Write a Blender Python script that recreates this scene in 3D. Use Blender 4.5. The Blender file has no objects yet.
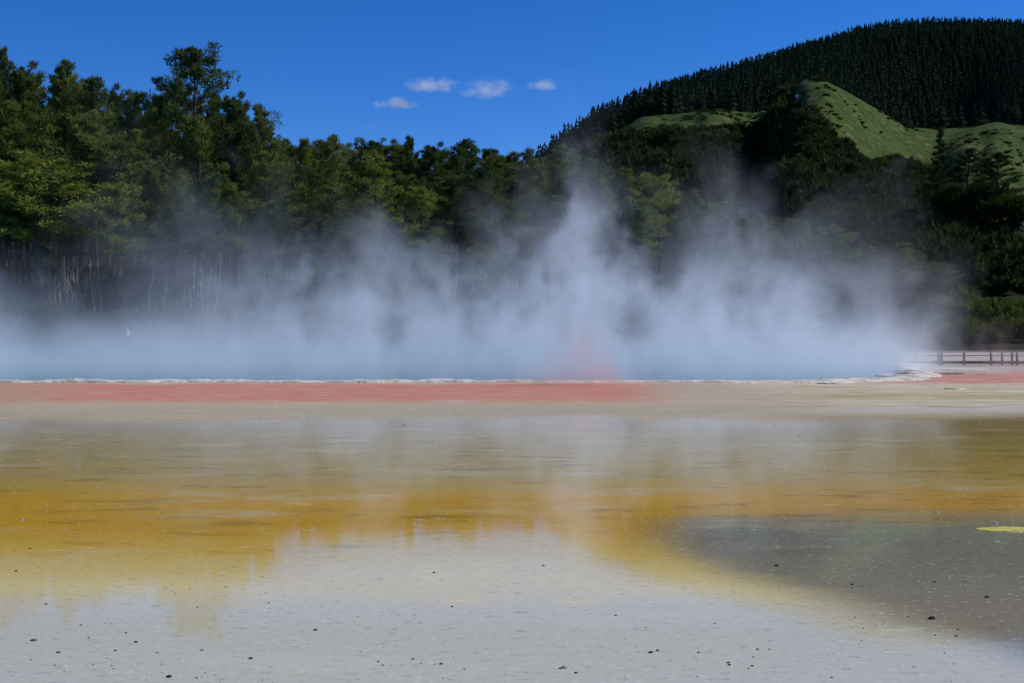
import bpy, math, random
import numpy as np
from mathutils import Vector, Matrix

random.seed(7)
RNG = np.random.default_rng(11)
S = bpy.context.scene
COL = S.collection
F = 1236.0        # focal length in pixels of the photograph
HOR = 329.0       # row of the horizon
CAM_Z = 1.8
SUN_EL, SUN_AZ = 40.0, 12.0          # elevation; azimuth from +X towards +Y


def X_of(u, Y):
    return (u - 512.0) / F * Y


def Z_of(y, Y):
    return CAM_Z + (HOR - y) / F * Y


# ------------------------------------------------------------------ helpers
def mesh_np(name, verts, faces, mat=None, smooth=False, parent=None, link=True, matidx=None):
    """faces: list of (n, k) int arrays (each k = 3 or 4)"""
    if not isinstance(faces, (list, tuple)):
        faces = [faces]
    verts = np.asarray(verts, dtype=np.float32)
    me = bpy.data.meshes.new(name)
    me.vertices.add(len(verts))
    me.vertices.foreach_set('co', verts.ravel())
    loops = np.concatenate([np.asarray(f, dtype=np.int32).ravel() for f in faces])
    tot = np.concatenate([np.full(len(f), f.shape[1], dtype=np.int32) for f in faces])
    start = np.concatenate([[0], np.cumsum(tot)[:-1]]).astype(np.int32)
    me.loops.add(len(loops))
    me.loops.foreach_set('vertex_index', loops)
    me.polygons.add(len(tot))
    me.polygons.foreach_set('loop_start', start)
    me.polygons.foreach_set('loop_total', tot)
    if smooth:
        me.polygons.foreach_set('use_smooth', np.ones(len(tot), dtype=bool))
    me.update(calc_edges=True)
    me.validate()
    for m in (mat if isinstance(mat, (list, tuple)) else [mat]):
        if m:
            me.materials.append(m)
    if not link:
        return me
    o = bpy.data.objects.new(name, me)
    COL.objects.link(o)
    if parent:
        o.parent = parent
    return o


def obj(name, me, parent=None):
    o = bpy.data.objects.new(name, me)
    COL.objects.link(o)
    if parent:
        o.parent = parent
    return o


def tag(o, label=None, cat=None, group=None, kind=None):
    if label: o['label'] = label
    if cat: o['category'] = cat
    if group: o['group'] = group
    if kind: o['kind'] = kind
    return o


def empty(name, loc, rz=0.0, sc=(1, 1, 1)):
    o = bpy.data.objects.new(name, None)
    o.empty_display_size = 0.2
    COL.objects.link(o)
    o.location = loc
    o.rotation_euler = (0, 0, rz)
    o.scale = sc
    return o


def grid_faces(nr, nc):
    i = np.arange(nr - 1)[:, None] * nc + np.arange(nc - 1)[None, :]
    i = i.ravel()
    return np.stack([i, i + 1, i + nc + 1, i + nc], 1)


# value noise in numpy (smooth, periodic hash)
_PERM = np.random.default_rng(3).random((256, 256))


def vnoise(x, y):
    xi = np.floor(x).astype(int); yi = np.floor(y).astype(int)
    fx = x - xi; fy = y - yi
    fx = fx * fx * (3 - 2 * fx); fy = fy * fy * (3 - 2 * fy)
    g = lambda a, b: _PERM[a % 256, b % 256]
    return ((g(xi, yi) * (1 - fx) + g(xi + 1, yi) * fx) * (1 - fy)
            + (g(xi, yi + 1) * (1 - fx) + g(xi + 1, yi + 1) * fx) * fy) - 0.5


def fbm(x, y, o=4):
    r = 0; a = 1.0
    for k in range(o):
        r = r + a * vnoise(x * 2 ** k + 17.3 * k, y * 2 ** k + 9.1 * k)
        a *= 0.5
    return r


def sstep(a, b, x):
    t = np.clip((x - a) / (b - a), 0, 1)
    return t * t * (3 - 2 * t)


# ------------------------------------------------------------------ node helper
class NT:
    def __init__(s, tree):
        s.t = tree

    def n(s, typ, ins=None, **props):
        nd = s.t.nodes.new(typ)
        for k, v in props.items():
            setattr(nd, k, v)
        for k, v in (ins or {}).items():
            s.put(nd.inputs[k], v)
        return nd

    def put(s, sock, v):
        if isinstance(v, bpy.types.NodeSocket):
            s.t.links.new(v, sock)
        else:
            sock.default_value = v

    def m(s, op, a, b=0.0, c=0.0, clamp=False):
        nd = s.n('ShaderNodeMath', {0: a, 1: b, 2: c}, operation=op)
        nd.use_clamp = clamp
        return nd.outputs[0]

    def v(s, op, a, b=(0, 0, 0), scale=None):
        nd = s.n('ShaderNodeVectorMath', {0: a, 1: b}, operation=op)
        if scale is not None:
            s.put(nd.inputs['Scale'], scale)
        return nd.outputs[0]

    def noise(s, vec, scale, detail=3.0, rough=0.5, dist=0.0, color=False):
        nd = s.n('ShaderNodeTexNoise', {'Vector': vec, 'Scale': scale, 'Detail': detail, 'Roughness': rough, 'Distortion': dist})
        return nd.outputs['Color' if color else 'Fac']

    def smooth(s, x, a, b):
        nd = s.n('ShaderNodeMapRange', {0: x, 1: a, 2: b, 3: 0.0, 4: 1.0}, interpolation_type='SMOOTHSTEP')
        return nd.outputs[0]

    def ramp(s, x, stops):
        nd = s.n('ShaderNodeValToRGB', {0: x})
        e = nd.color_ramp.elements
        while len(e) > 1:
            e.remove(e[-1])
        for i, (p, c) in enumerate(stops):
            k = e[0] if i == 0 else e.new(p)
            k.position = p
            k.color = (c[0], c[1], c[2], 1) if not isinstance(c, float) else (c, c, c, 1)
        return nd.outputs[0]

    def mix(s, fac, a, b, mode='MIX'):
        nd = s.n('ShaderNodeMix', {}, data_type='RGBA', blend_type=mode)
        nd.clamp_factor = True
        for k, val in ((0, fac), (6, a), (7, b)):
            if not isinstance(val, bpy.types.NodeSocket) and k > 0 and len(val) == 3:
                val = (*val, 1)
            s.put(nd.inputs[k], val)
        return nd.outputs[2]


def srgb(r, g, b):
    f = lambda c: (c / 255 / 12.92) if c / 255 <= 0.04045 else ((c / 255 + 0.055) / 1.055) ** 2.4
    return (f(r), f(g), f(b))


def new_mat(name):
    m = bpy.data.materials.new(name)
    m.use_nodes = True
    m.node_tree.nodes.clear()
    t = NT(m.node_tree)
    out = t.n('ShaderNodeOutputMaterial')
    return m, t, out


def simple_mat(name, c1, c2, scale=3.0, rough=0.8, bump=0.3, detail=4.0):
    m, t, out = new_mat(name)
    tc = t.n('ShaderNodeTexCoord').outputs['Object']
    nz = t.noise(tc, scale, detail, 0.6)
    col = t.mix(t.smooth(nz, 0.3, 0.7), c1, c2)
    b = t.n('ShaderNodeBsdfPrincipled', {'Base Color': col, 'Roughness': rough, 'Specular IOR Level': 0.25})
    bp = t.n('ShaderNodeBump', {'Height': t.noise(tc, scale * 4, 3.0, 0.6), 'Strength': bump, 'Distance': 0.1})
    t.put(b.inputs['Normal'], bp.outputs[0])
    t.put(out.inputs[0], b.outputs[0])
    return m


def foliage_mat(name, dark, light, spread=0.5, transl=0.25):
    """needle foliage: own colour differs from tree to tree and from spray to spray"""
    m, t, out = new_mat(name)
    oi = t.n('ShaderNodeObjectInfo')
    pos = t.n('ShaderNodeNewGeometry').outputs['Position']
    nz = t.noise(pos, 0.45, 3.0, 0.6)
    f = t.m('ADD', t.m('MULTIPLY', oi.outputs['Random'], spread), t.m('MULTIPLY', t.smooth(nz, 0.3, 0.7), 1 - spread))
    col = t.mix(f, dark, light)
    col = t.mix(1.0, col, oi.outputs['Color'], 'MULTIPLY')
    d = t.n('ShaderNodeBsdfDiffuse', {'Color': col})
    tr = t.n('ShaderNodeBsdfTranslucent', {'Color': col})
    mx = t.n('ShaderNodeMixShader', {0: transl, 1: d.outputs[0], 2: tr.outputs[0]})
    t.put(out.inputs[0], mx.outputs[0])
    return m


# ------------------------------------------------------------------ world, sun, camera
W = bpy.data.worlds.new('World')
S.world = W
W.use_nodes = True
W.node_tree.nodes.clear()
wt = NT(W.node_tree)
sky = wt.n('ShaderNodeTexSky', sky_type='NISHITA', sun_disc=False)
sky.sun_elevation = math.radians(SUN_EL)
sky.sun_rotation = math.radians(90 - SUN_AZ)
sky.altitude = 3500
sky.air_density = 0.9
sky.dust_density = 0.0
sky.ozone_density = 4.0
hs = wt.n('ShaderNodeHueSaturation', {'Color': sky.outputs[0], 'Saturation': 1.3, 'Hue': 0.512})
bg = wt.n('ShaderNodeBackground', {'Color': hs.outputs[0], 'Strength': 0.14})
wo = wt.n('ShaderNodeOutputWorld', {0: bg.outputs[0]})

sl = bpy.data.lights.new('sun', 'SUN')
sl.energy = 4.2
sl.angle = math.radians(0.53)
sl.color = (1.0, 0.95, 0.87)
so = bpy.data.objects.new('sun', sl)
COL.objects.link(so)
el, az = math.radians(SUN_EL), math.radians(SUN_AZ)
sd = Vector((math.cos(el) * math.cos(az), math.cos(el) * math.sin(az), math.sin(el)))
so.rotation_euler = sd.to_track_quat('Z', 'Y').to_euler()
so.location = (60, -40, 80)

cd = bpy.data.cameras.new('camera')
cam = bpy.data.objects.new('camera', cd)
COL.objects.link(cam)
cd.sensor_width = 36.0
cd.lens = 36.0 * F / 1024.0
cd.clip_start = 0.1
cd.clip_end = 30000
cam.location = (0, 0, CAM_Z)
cam.rotation_euler = (math.radians(90) - math.atan((341.5 - HOR) / F), 0, 0)
S.camera = cam
S.view_settings.view_transform = 'Standard'
S.view_settings.look = 'None'
S.view_settings.exposure = 0.0
S.view_settings.gamma = 1.0
S.cycles.volume_step_rate = 1.0
S.cycles.volume_max_steps = 256
S.cycles.max_bounces = 6
S.cycles.diffuse_bounces = 2
S.cycles.glossy_bounces = 2
S.cycles.transmission_bounces = 3
S.cycles.volume_bounces = 2
S.cycles.transparent_max_bounces = 64
S.cycles.use_denoising = True
S.cycles.use_adaptive_sampling = True
S.cycles.caustics_reflective = False
S.cycles.caustics_refractive = False

# ------------------------------------------------------------------ terrain
CREST_U = [-400, 200, 300, 450, 530, 570, 600, 640, 700, 755, 772, 788, 802, 822, 842, 868, 890, 906, 940, 1030, 1200, 1600]
CREST_Y = [325, 318, 300, 215, 186, 172, 146, 117, 112, 112, 107, 90, 80, 80, 90, 104, 118, 128, 129, 126, 117, 115]
RIDGE_U = [-400, 200, 350, 450, 530, 560, 600, 650, 700, 740, 780, 820, 850, 880, 920, 960, 1000, 1040, 1200, 1600]
RIDGE_Y = [330, 320, 270, 200, 144, 126, 102, 85, 70, 59, 49, 37, 27, 21, 17, 17, 18, 20, 14, 14]
TREE_H = 19.0


def crest_dist(u):
    return np.interp(u, [300, 560, 700, 770, 800, 860, 920, 1100], [430, 430, 430, 385, 360, 370, 410, 420])


def ridge_dist(u):
    return np.interp(u, [200, 530, 700, 850, 1030, 1400], [620, 640, 760, 880, 960, 980])


def terrain_z(X, Y):
    X = np.asarray(X, float); Y = np.asarray(Y, float)
    u = 512 + X / Y * F
    # bank beyond the pool
    edge = 147.5 + 1.2 * fbm(X / 9, X * 0 + 3.3, 2)
    bank = -0.25 + 0.55 * sstep(edge, edge + 2.0, Y) + 3.4 * sstep(149, 176, Y) + 15.0 * sstep(168, 275, Y) + 14.0 * sstep(262, 330, Y)
    rightflat = sstep(0.285, 0.33, X / Y)
    lowbank = -0.25 + 0.36 * sstep(64.5, 68, Y) + 0.9 * sstep(84, 110, Y) + 2.2 * sstep(105, 165, Y) + 8.5 * sstep(158, 235, Y)
    bank = bank * (1 - rightflat) + lowbank * rightflat
    bank = bank + 0.5 * fbm(X / 7, Y / 7, 3) * np.where(rightflat > 0.5, sstep(90, 110, Y), sstep(152, 162, Y))
    # nearer hill with grassy top
    Yc = crest_dist(u)
    zc = Z_of(np.interp(u, CREST_U, CREST_Y), Yc)
    foot = 186 + 14 * fbm(u / 90, u * 0 + 5, 2)
    t = np.clip((Y - foot) / (Yc - foot), 0, 1)
    prof = 0.62 * t + 0.38 * np.sin(t * math.pi / 2) ** 1.2
    gul = fbm(u / 55, Y / 160, 3) * 9.0 * np.sin(np.clip(t, 0, 1) * math.pi) ** 0.8
    spur = -13 * np.exp(-((u - 770 + (Yc - Y) * 0.12) / 26) ** 2) * np.sin(np.clip(t, 0, 1) * math.pi) ** 0.7
    z1 = 6 + (zc - 6) * prof + (gul + spur) * (zc > 15)
    # dip behind it, then the mountain
    dip = Yc + 75
    zd = np.minimum(zc - 16, zc * 0.9)
    Yr = ridge_dist(u)
    zr = Z_of(np.interp(u, RIDGE_U, RIDGE_Y), Yr) - TREE_H
    zr = np.maximum(zr, 2)
    t2 = np.clip((Y - dip) / (Yr - dip), 0, 1)
    z2 = zd + (zr - zd) * (0.7 * t2 + 0.3 * np.sin(t2 * math.pi / 2))
    gully = -48 * np.exp(-((u - (905 + 60 * t2)) / 60) ** 2) * np.sin(np.clip(t2 * 1.25, 0, 1) * math.pi) ** 0.8
    z2 = z2 + 8 * fbm(u / 70, Y / 120, 3) * np.sin(t2 * math.pi) + gully * (u > 760)
    back = sstep(0, 1, (Y - Yc) / 75)
    zh = np.where(Y < Yc, z1, np.where(Y < dip, zc * (1 - back) + zd * back, z2))
    zh = np.where(Y > Yr, zr - (Y - Yr) * 0.25, zh)
    zh = zh * sstep(380, 560, u) + (1 - sstep(380, 560, u)) * np.minimum(zh, 3)
    return np.maximum(np.where(Y > foot, np.maximum(zh, bank), bank), -0.5 + 0 * Y)


def tz(x, y):
    return float(terrain_z(np.array([x]), np.array([y]))[0])


us = np.arange(-420, 1501, 6.0)
Ys = np.concatenate([np.arange(60, 134, 1.0), np.arange(134, 160, 0.8), np.arange(160, 240, 2.0), np.arange(240, 520, 4.0), np.arange(520, 1100, 9.0),
                     np.arange(1100, 2400, 60.0)])
UU, YY = np.meshgrid(us, Ys)
XX = X_of(UU, YY)
ZZ = terrain_z(XX, YY)
ZZ = ZZ + np.where(YY > 200, 0.5 * fbm(XX / 8, YY / 8, 3), 0)
PROJ = HOR - (ZZ - CAM_Z) / YY * F


def in_poly(px, py, poly):
    inside = np.zeros(px.shape, bool)
    n = len(poly)
    for i in range(n):
        x1, y1 = poly[i]; x2, y2 = poly[(i + 1) % n]
        c = ((y1 > py) != (y2 > py)) & (px < (x2 - x1) * (py - y1) / (y2 - y1 + 1e-9) + x1)
        inside ^= c
    return inside


GRASS = [[(600, 138), (612, 122), (640, 110), (770, 104), (768, 122), (735, 126), (700, 128), (655, 131), (625, 143)],
         [(806, 112), (796, 98), (802, 76), (860, 86), (905, 126), (1200, 110), (1200, 300), (1030, 268), (985, 232), (940, 188), (905, 160),
          (868, 164), (850, 150), (832, 132), (812, 112)]]


def grassy(u, p):
    du = 7 * fbm(u / 14, p / 14, 3); dp = 7 * fbm(u / 14 + 31, p / 14 + 8, 3)
    return in_poly(u + du, p + dp, GRASS[0]) | in_poly(u + du, p + dp, GRASS[1])


gm = grassy(UU, PROJ) & (YY > 235) & (YY < crest_dist(UU) + 30)
terrain = None


def terrain_material():
    m, t, out = new_mat('hill_ground')
    at = t.n('ShaderNodeAttribute', attribute_name='cover')
    pos = t.n('ShaderNodeNewGeometry').outputs['Position']
    sp = t.n('ShaderNodeSeparateXYZ', {0: pos})
    n1 = t.noise(pos, 0.05, 5.0, 0.6)
    n2 = t.noise(pos, 0.35, 4.0, 0.6)
    n3 = t.noise(t.v('MULTIPLY', pos, (0.5, 0.12, 0.9)), 0.5, 3.0, 0.6)
    grass = t.mix(t.smooth(n1, 0.35, 0.65), srgb(44, 70, 20), srgb(66, 84, 34))
    grass = t.mix(t.m('MULTIPLY', t.smooth(n2, 0.42, 0.66), 0.85), grass, srgb(36, 46, 18))
    grass = t.mix(t.m('MULTIPLY', t.smooth(t.noise(pos, 1.1, 4.0, 0.65), 0.46, 0.66), 0.55), grass, srgb(80, 88, 42))
    grass = t.mix(t.m('MULTIPLY', t.smooth(n3, 0.57, 0.66), 0.6), grass, srgb(104, 98, 70))
    scrub = t.mix(t.smooth(n2, 0.35, 0.7), srgb(24, 28, 16), srgb(42, 42, 24))
    fac = t.smooth(t.m('ADD', at.outputs['Fac'], t.m('MULTIPLY', t.m('SUBTRACT', n2, 0.5), 0.7)), 0.4, 0.6)
    col = t.mix(fac, scrub, grass)
    # bare pale sinter shore at the right end of the pool
    shore = t.m('MULTIPLY', t.smooth(sp.outputs[1], 92.0, 84.0), t.smooth(sp.outputs[0], 17.0, 19.0))
    col = t.mix(shore, col, t.mix(t.smooth(n2, 0.35, 0.65), srgb(186, 172, 166), srgb(158, 148, 138)))
    b = t.n('ShaderNodeBsdfPrincipled', {'Base Color': col, 'Roughness': 0.95, 'Specular IOR Level': 0.05})
    bp = t.n('ShaderNodeBump', {'Height': n2, 'Strength': 0.7, 'Distance': 0.8})
    t.put(b.inputs['Normal'], bp.outputs[0])
    t.put(out.inputs[0], b.outputs[0])
    return m


terrain = mesh_np('hills', np.stack([XX, YY, ZZ], -1).reshape(-1, 3), grid_faces(*XX.shape), terrain_material(), smooth=True)
ca = terrain.data.attributes.new('cover', 'FLOAT', 'POINT')
ca.data.foreach_set('value', gm.astype(np.float32).ravel())
tag(terrain, kind='structure')


# ------------------------------------------------------------------ ground, terrace, pool
def terrace_material():
    m, t, out = new_mat('wet_sinter')
    pos = t.n('ShaderNodeNewGeometry').outputs['Position']
    sp = t.n('ShaderNodeSeparateXYZ', {0: pos})
    X, Y = sp.outputs[0], sp.outputs[1]
    Yp = t.m('MAXIMUM', Y, 3.0)
    pos = t.v('SCALE', pos, scale=1.85)
    r0 = t.m('SUBTRACT', t.m('DIVIDE', 2224.8, Yp), 9.0)                 # mineral zones run in belts parallel to the pool edge
    big = t.noise(t.v('MULTIPLY', pos, (1.0, 0.35, 1)), 0.085, 4.0, 0.55)
    mid = t.noise(t.v('MULTIPLY', pos, (0.5, 1.1, 1)), 0.5, 4.0, 0.6)
    streak = t.noise(t.v('MULTIPLY', pos, (0.55, 1.6, 1)), 0.9, 5.0, 0.62)
    fine = t.noise(t.v('MULTIPLY', pos, (1.6, 3.0, 1)), 3.0, 4.0, 0.65)
    wob = t.m('ADD', 1.0, t.m('ADD', t.m('MULTIPLY', t.m('SUBTRACT', big, 0.5), 0.22), t.m('MULTIPLY', t.m('SUBTRACT', mid, 0.5), 0.10)))
    r = t.m('MULTIPLY', r0, wob)
    rf = t.m('DIVIDE', t.m('ADD', t.m('MULTIPLY', r0, 0.65), t.m('MULTIPLY', r, 0.35)), 350.0)
    wq = t.m('ADD', t.m('DIVIDE', X, Yp), t.m('MULTIPLY', t.m('SUBTRACT', big, 0.5), 0.10))
    mid_b = t.m('MULTIPLY', t.m('MULTIPLY', t.smooth(wq, -0.20, -0.13), t.smooth(wq, 0.09, 0.02)), t.m('MULTIPLY', t.smooth(r0, 178.0, 202.0), t.smooth(r0, 262.0, 225.0)))
    rf = t.m('ADD', rf, t.m('MULTIPLY', mid_b, 0.058))
    q = lambda x: x / 350.0
    near = [(q(214), srgb(212, 178, 84)), (q(230), srgb(214, 192, 118)), (q(250), srgb(220, 205, 150)), (q(272), srgb(202, 196, 166)), (q(295), srgb(197, 190, 156)), (q(345), srgb(192, 188, 163))]
    left = [(q(40), srgb(170, 160, 145)), (q(44.5), srgb(176, 166, 150)), (q(46.5), srgb(170, 156, 138)), (q(65), srgb(176, 162, 140)),
            (q(68), srgb(170, 158, 136)), (q(74), srgb(166, 156, 134)), (q(80), srgb(182, 166, 130)), (q(105), srgb(178, 160, 108)), (q(138), srgb(180, 158, 92)),
            (q(150), srgb(192, 160, 74)), (q(160), srgb(204, 158, 52)), (q(188), srgb(202, 156, 42)), (q(200), srgb(207, 164, 62))] + near
    right = [(q(34), srgb(170, 160, 150)), (q(40), srgb(200, 176, 166)), (q(46), srgb(196, 178, 158)), (q(54), srgb(188, 176, 150)), (q(58), srgb(168, 156, 118)), (q(62), srgb(188, 178, 150)),
             (q(72), srgb(180, 172, 158)), (q(80), srgb(156, 138, 90)), (q(110), srgb(166, 146, 76)), (q(140), srgb(180, 154, 80)), (q(158), srgb(200, 156, 66)),
             (q(174), srgb(198, 154, 64)), (q(184), srgb(190, 158, 84))] + near
    cl = t.ramp(rf, left)
    cr = t.ramp(rf, right)
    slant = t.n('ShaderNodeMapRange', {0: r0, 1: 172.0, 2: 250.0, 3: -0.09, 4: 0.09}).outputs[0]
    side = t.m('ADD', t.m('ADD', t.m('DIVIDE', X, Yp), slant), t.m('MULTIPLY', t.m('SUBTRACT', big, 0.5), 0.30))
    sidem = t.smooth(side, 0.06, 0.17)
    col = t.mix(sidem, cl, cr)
    rd = t.m('MULTIPLY', t.m('MULTIPLY', t.smooth(r, 44.0, 47.0), t.smooth(t.m('ADD', r0, t.m('MULTIPLY', t.m('SUBTRACT', streak, 0.5), 9.0)), 67.5, 60.0)), t.smooth(t.m('ADD', t.m('DIVIDE', X, Yp), t.m('MULTIPLY', t.m('SUBTRACT', mid, 0.5), 0.06)), 0.15, 0.07))
    redc = t.mix(t.smooth(streak, 0.35, 0.65), srgb(190, 120, 104), srgb(186, 134, 116))
    redc = t.mix(t.m('MULTIPLY', t.smooth(t.m('ADD', t.m('MULTIPLY', big, 0.5), t.m('MULTIPLY', streak, 0.5)), 0.44, 0.62), 0.6), redc, srgb(184, 150, 128))
    col = t.mix(rd, col, redc)
    # darker olive-grey ground on the right, hill's reflection painted into its lower edge
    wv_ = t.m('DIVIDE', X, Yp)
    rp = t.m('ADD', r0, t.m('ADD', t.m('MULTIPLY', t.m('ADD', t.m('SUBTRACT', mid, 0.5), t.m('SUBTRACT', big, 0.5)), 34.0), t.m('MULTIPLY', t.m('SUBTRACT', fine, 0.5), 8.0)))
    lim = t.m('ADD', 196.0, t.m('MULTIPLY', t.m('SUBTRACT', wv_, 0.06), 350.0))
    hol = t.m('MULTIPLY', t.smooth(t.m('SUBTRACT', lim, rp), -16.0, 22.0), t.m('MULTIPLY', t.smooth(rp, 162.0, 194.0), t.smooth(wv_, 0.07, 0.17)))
    refl_patch_col = t.mix(t.smooth(rp, 185.0, 290.0), srgb(128, 129, 112), srgb(142, 136, 114))
    refl_patch_col = t.mix(t.m('MULTIPLY', t.smooth(big, 0.42, 0.6), 0.5), refl_patch_col, srgb(116, 114, 104))
    col = t.mix(hol, col, refl_patch_col)
    # pink band on the right shore close to the pool
    pk = t.m('MULTIPLY', t.smooth(t.m('DIVIDE', X, Yp), 0.26, 0.36), t.m('MULTIPLY', t.smooth(r, 32.0, 36.0), t.smooth(r, 47.0, 43.0)))
    col = t.mix(t.m('MULTIPLY', pk, 0.85), col, srgb(186, 122, 114))
    # paler, brownish left end of the red band
    lf = t.m('MULTIPLY', t.smooth(t.m('DIVIDE', X, Yp), -0.33, -0.40), t.smooth(r0, 69.0, 62.0))
    col = t.mix(t.m('MULTIPLY', lf, 0.6), col, srgb(170, 140, 118))
    # darker algae streaks
    wet = t.m('MULTIPLY', t.smooth(r0, 78.0, 92.0), t.smooth(r0, 250.0, 170.0))
    st = t.m('MULTIPLY', t.smooth(streak, 0.54, 0.66), t.m('MULTIPLY', wet, 0.42))
    col = t.mix(st, col, srgb(104, 92, 44))
    st2 = t.m('MULTIPLY', t.smooth(mid, 0.50, 0.68), t.m('MULTIPLY', wet, 0.35))
    col = t.mix(st2, col, srgb(190, 176, 120))
    dz = t.m('MULTIPLY', t.smooth(r0, 76.0, 68.0), t.smooth(side, 0.04, 0.12))
    col = t.mix(t.m('MULTIPLY', t.smooth(t.noise(t.v('MULTIPLY', pos, (0.22, 1.0, 1)), 0.9, 5.0, 0.65), 0.50, 0.62), t.m('MULTIPLY', dz, 0.6)), col, srgb(138, 124, 78))
    col = t.mix(t.m('MULTIPLY', t.smooth(t.noise(t.v('MULTIPLY', pos, (0.25, 1.0, 1)), 1.3, 5.0, 0.65), 0.56, 0.64), t.m('MULTIPLY', dz, 0.7)), col, srgb(214, 206, 190))
    # white crust specks and thin dark specks
    sk = t.smooth(t.noise(t.v('MULTIPLY', pos, (1.0, 1.0, 1)), 2.6, 2.0, 0.8), 0.68, 0.75)
    col = t.mix(t.m('MULTIPLY', sk, 0.5), col, srgb(214, 210, 200))
    col = t.mix(t.m('MULTIPLY', t.smooth(fine, 0.57, 0.68), 0.34), col, srgb(96, 92, 84))
    col = t.mix(t.m('MULTIPLY', t.smooth(mid, 0.56, 0.7), 0.22), col, srgb(214, 206, 186))
    gr = t.noise(pos, 9.0, 3.0, 0.7)
    col = t.mix(t.m('MULTIPLY', t.smooth(gr, 0.58, 0.70), 0.4), col, srgb(120, 114, 104))
    col = t.mix(t.m('MULTIPLY', t.smooth(gr, 0.42, 0.32), 0.4), col, srgb(226, 222, 212))
    # film of water: none on the crust belts close to the pool
    film = t.smooth(t.m('ADD', r, t.m('MULTIPLY', t.m('SUBTRACT', streak, 0.5), 14.0)), 68.0, 86.0)
    dry = t.smooth(t.noise(t.v('MULTIPLY', pos, (0.7, 1.3, 1)), 0.8, 5.0, 0.7), 0.60, 0.72)
    film = t.m('MULTIPLY', film, t.m('SUBTRACT', 1.0, t.m('MULTIPLY', dry, 0.6)))
    far = t.ramp(t.m('DIVIDE', r0, 350.0), [(q(78), 0.10), (q(130), 0.15), (q(175), 0.34), (q(215), 0.46), (q(345), 0.42)])
    spec = t.m('MULTIPLY', film, far)
    rough = t.m('ADD', t.n('ShaderNodeMapRange', {0: film, 1: 0.0, 2: 1.0, 3: 0.75, 4: 0.012}).outputs[0], t.m('MULTIPLY', t.smooth(fine, 0.5, 0.7), 0.02))
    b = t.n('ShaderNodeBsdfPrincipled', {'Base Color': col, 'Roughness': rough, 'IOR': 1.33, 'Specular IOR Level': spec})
    bh = t.m('ADD', t.m('MULTIPLY', t.noise(t.v('MULTIPLY', pos, (0.6, 1.5, 1)), 2.2, 3.0, 0.6), 0.5), t.m('MULTIPLY', fine, t.m('SUBTRACT', 1.2, film)))
    bp = t.n('ShaderNodeBump', {'Height': bh, 'Strength': 0.022, 'Distance': 0.05})
    t.put(b.inputs['Normal'], bp.outputs[0])
    t.put(out.inputs[0], b.outputs[0])
    return m


def pool_edge():
    near = [(-110, 85.5), (-80, 85), (-60, 84.2), (-48, 83.8), (-35, 83.6), (-25, 84.4), (-12, 84.2), (0, 84.6), (8, 84.8), (15, 84.6), (21.5, 85.5), (27, 89.5), (30.5, 96),
            (33.2, 103), (35.0, 110), (37.5, 119), (40, 128), (43.5, 137), (46.2, 143.5), (44, 147.5)]
    pts = []
    for (a, b), (c, d) in zip(near[:-1], near[1:]):
        n = max(2, int(math.hypot(c - a, d - b) / 0.5))
        for k in range(n):
            s = k / n
            pts.append((a + (c - a) * s, b + (d - b) * s))
    P = np.array(pts)
    arc = np.arange(len(P)) * 0.5
    P[:, 1] += 0.9 * fbm(arc / 6, arc * 0 + 2, 4) * np.interp(P[:, 0], [20, 30], [1.2, 0.6])
    P[:, 0] += 0.9 * fbm(arc / 5, arc * 0 + 7, 4) * np.interp(P[:, 0], [20, 28], [0, 1])
    Yn = CAM_Z * F / (9.0 + 3708.0 / P[:, 1])
    P = np.c_[P[:, 0] / P[:, 1] * Yn, Yn]
    return P


EDGE = pool_edge()


def ground_sheet():
    g = mesh_np('ground', [(-9000, -3000, -0.6), (9000, -3000, -0.6), (9000, 14000, -0.6), (-9000, 14000, -0.6)],
                np.array([[0, 1, 2, 3]]), simple_mat('earth', srgb(60, 58, 36), srgb(82, 76, 50), 0.05, 0.95, 0.2))
    tag(g, kind='structure')
    xs = np.linspace(-160, 160, 120); ys = np.linspace(-40, 147, 140)
    gx, gy = np.meshgrid(xs, ys)
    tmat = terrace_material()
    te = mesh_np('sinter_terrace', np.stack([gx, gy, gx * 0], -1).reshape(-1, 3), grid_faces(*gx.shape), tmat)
    tag(te, kind='structure')
    # pool
    n = len(EDGE)
    far = np.stack([EDGE[:, 0] * 2.9, np.full(n, 151.0)], 1)
    V = np.concatenate([np.c_[EDGE, np.full(n, 0.012)], np.c_[far, np.full(n, 0.012)]])
    i = np.arange(n - 1)
    m, t, out = new_mat('pool_water')
    pos = t.n('ShaderNodeNewGeometry').outputs['Position']
    col = t.mix(t.noise(pos, 0.06, 3.0, 0.5), srgb(46, 118, 132), srgb(70, 140, 156))
    b = t.n('ShaderNodeBsdfPrincipled', {'Base Color': col, 'Roughness': 0.12, 'IOR': 1.33, 'Specular IOR Level': 0.4})
    bp = t.n('ShaderNodeBump', {'Height': t.noise(t.v('MULTIPLY', pos, (0.7, 1.5, 1)), 1.5, 3.0, 0.6), 'Strength': 0.3, 'Distance': 0.05})
    t.put(b.inputs['Normal'], bp.outputs[0])
    t.put(out.inputs[0], b.outputs[0])
    w = mesh_np('pool_water', V, np.stack([i, i + 1, i + 1 + n, i + n], 1), m)
    tag(w, kind='structure')


ground_sheet()

M_SINTER = simple_mat('sinter_crust', srgb(220, 214, 202), srgb(166, 156, 138), 1.4, 0.9, 0.8)
M_SINTER_B = simple_mat('sinter_brown', srgb(170, 158, 138), srgb(112, 98, 76), 1.0, 0.9, 0.8)


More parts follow.
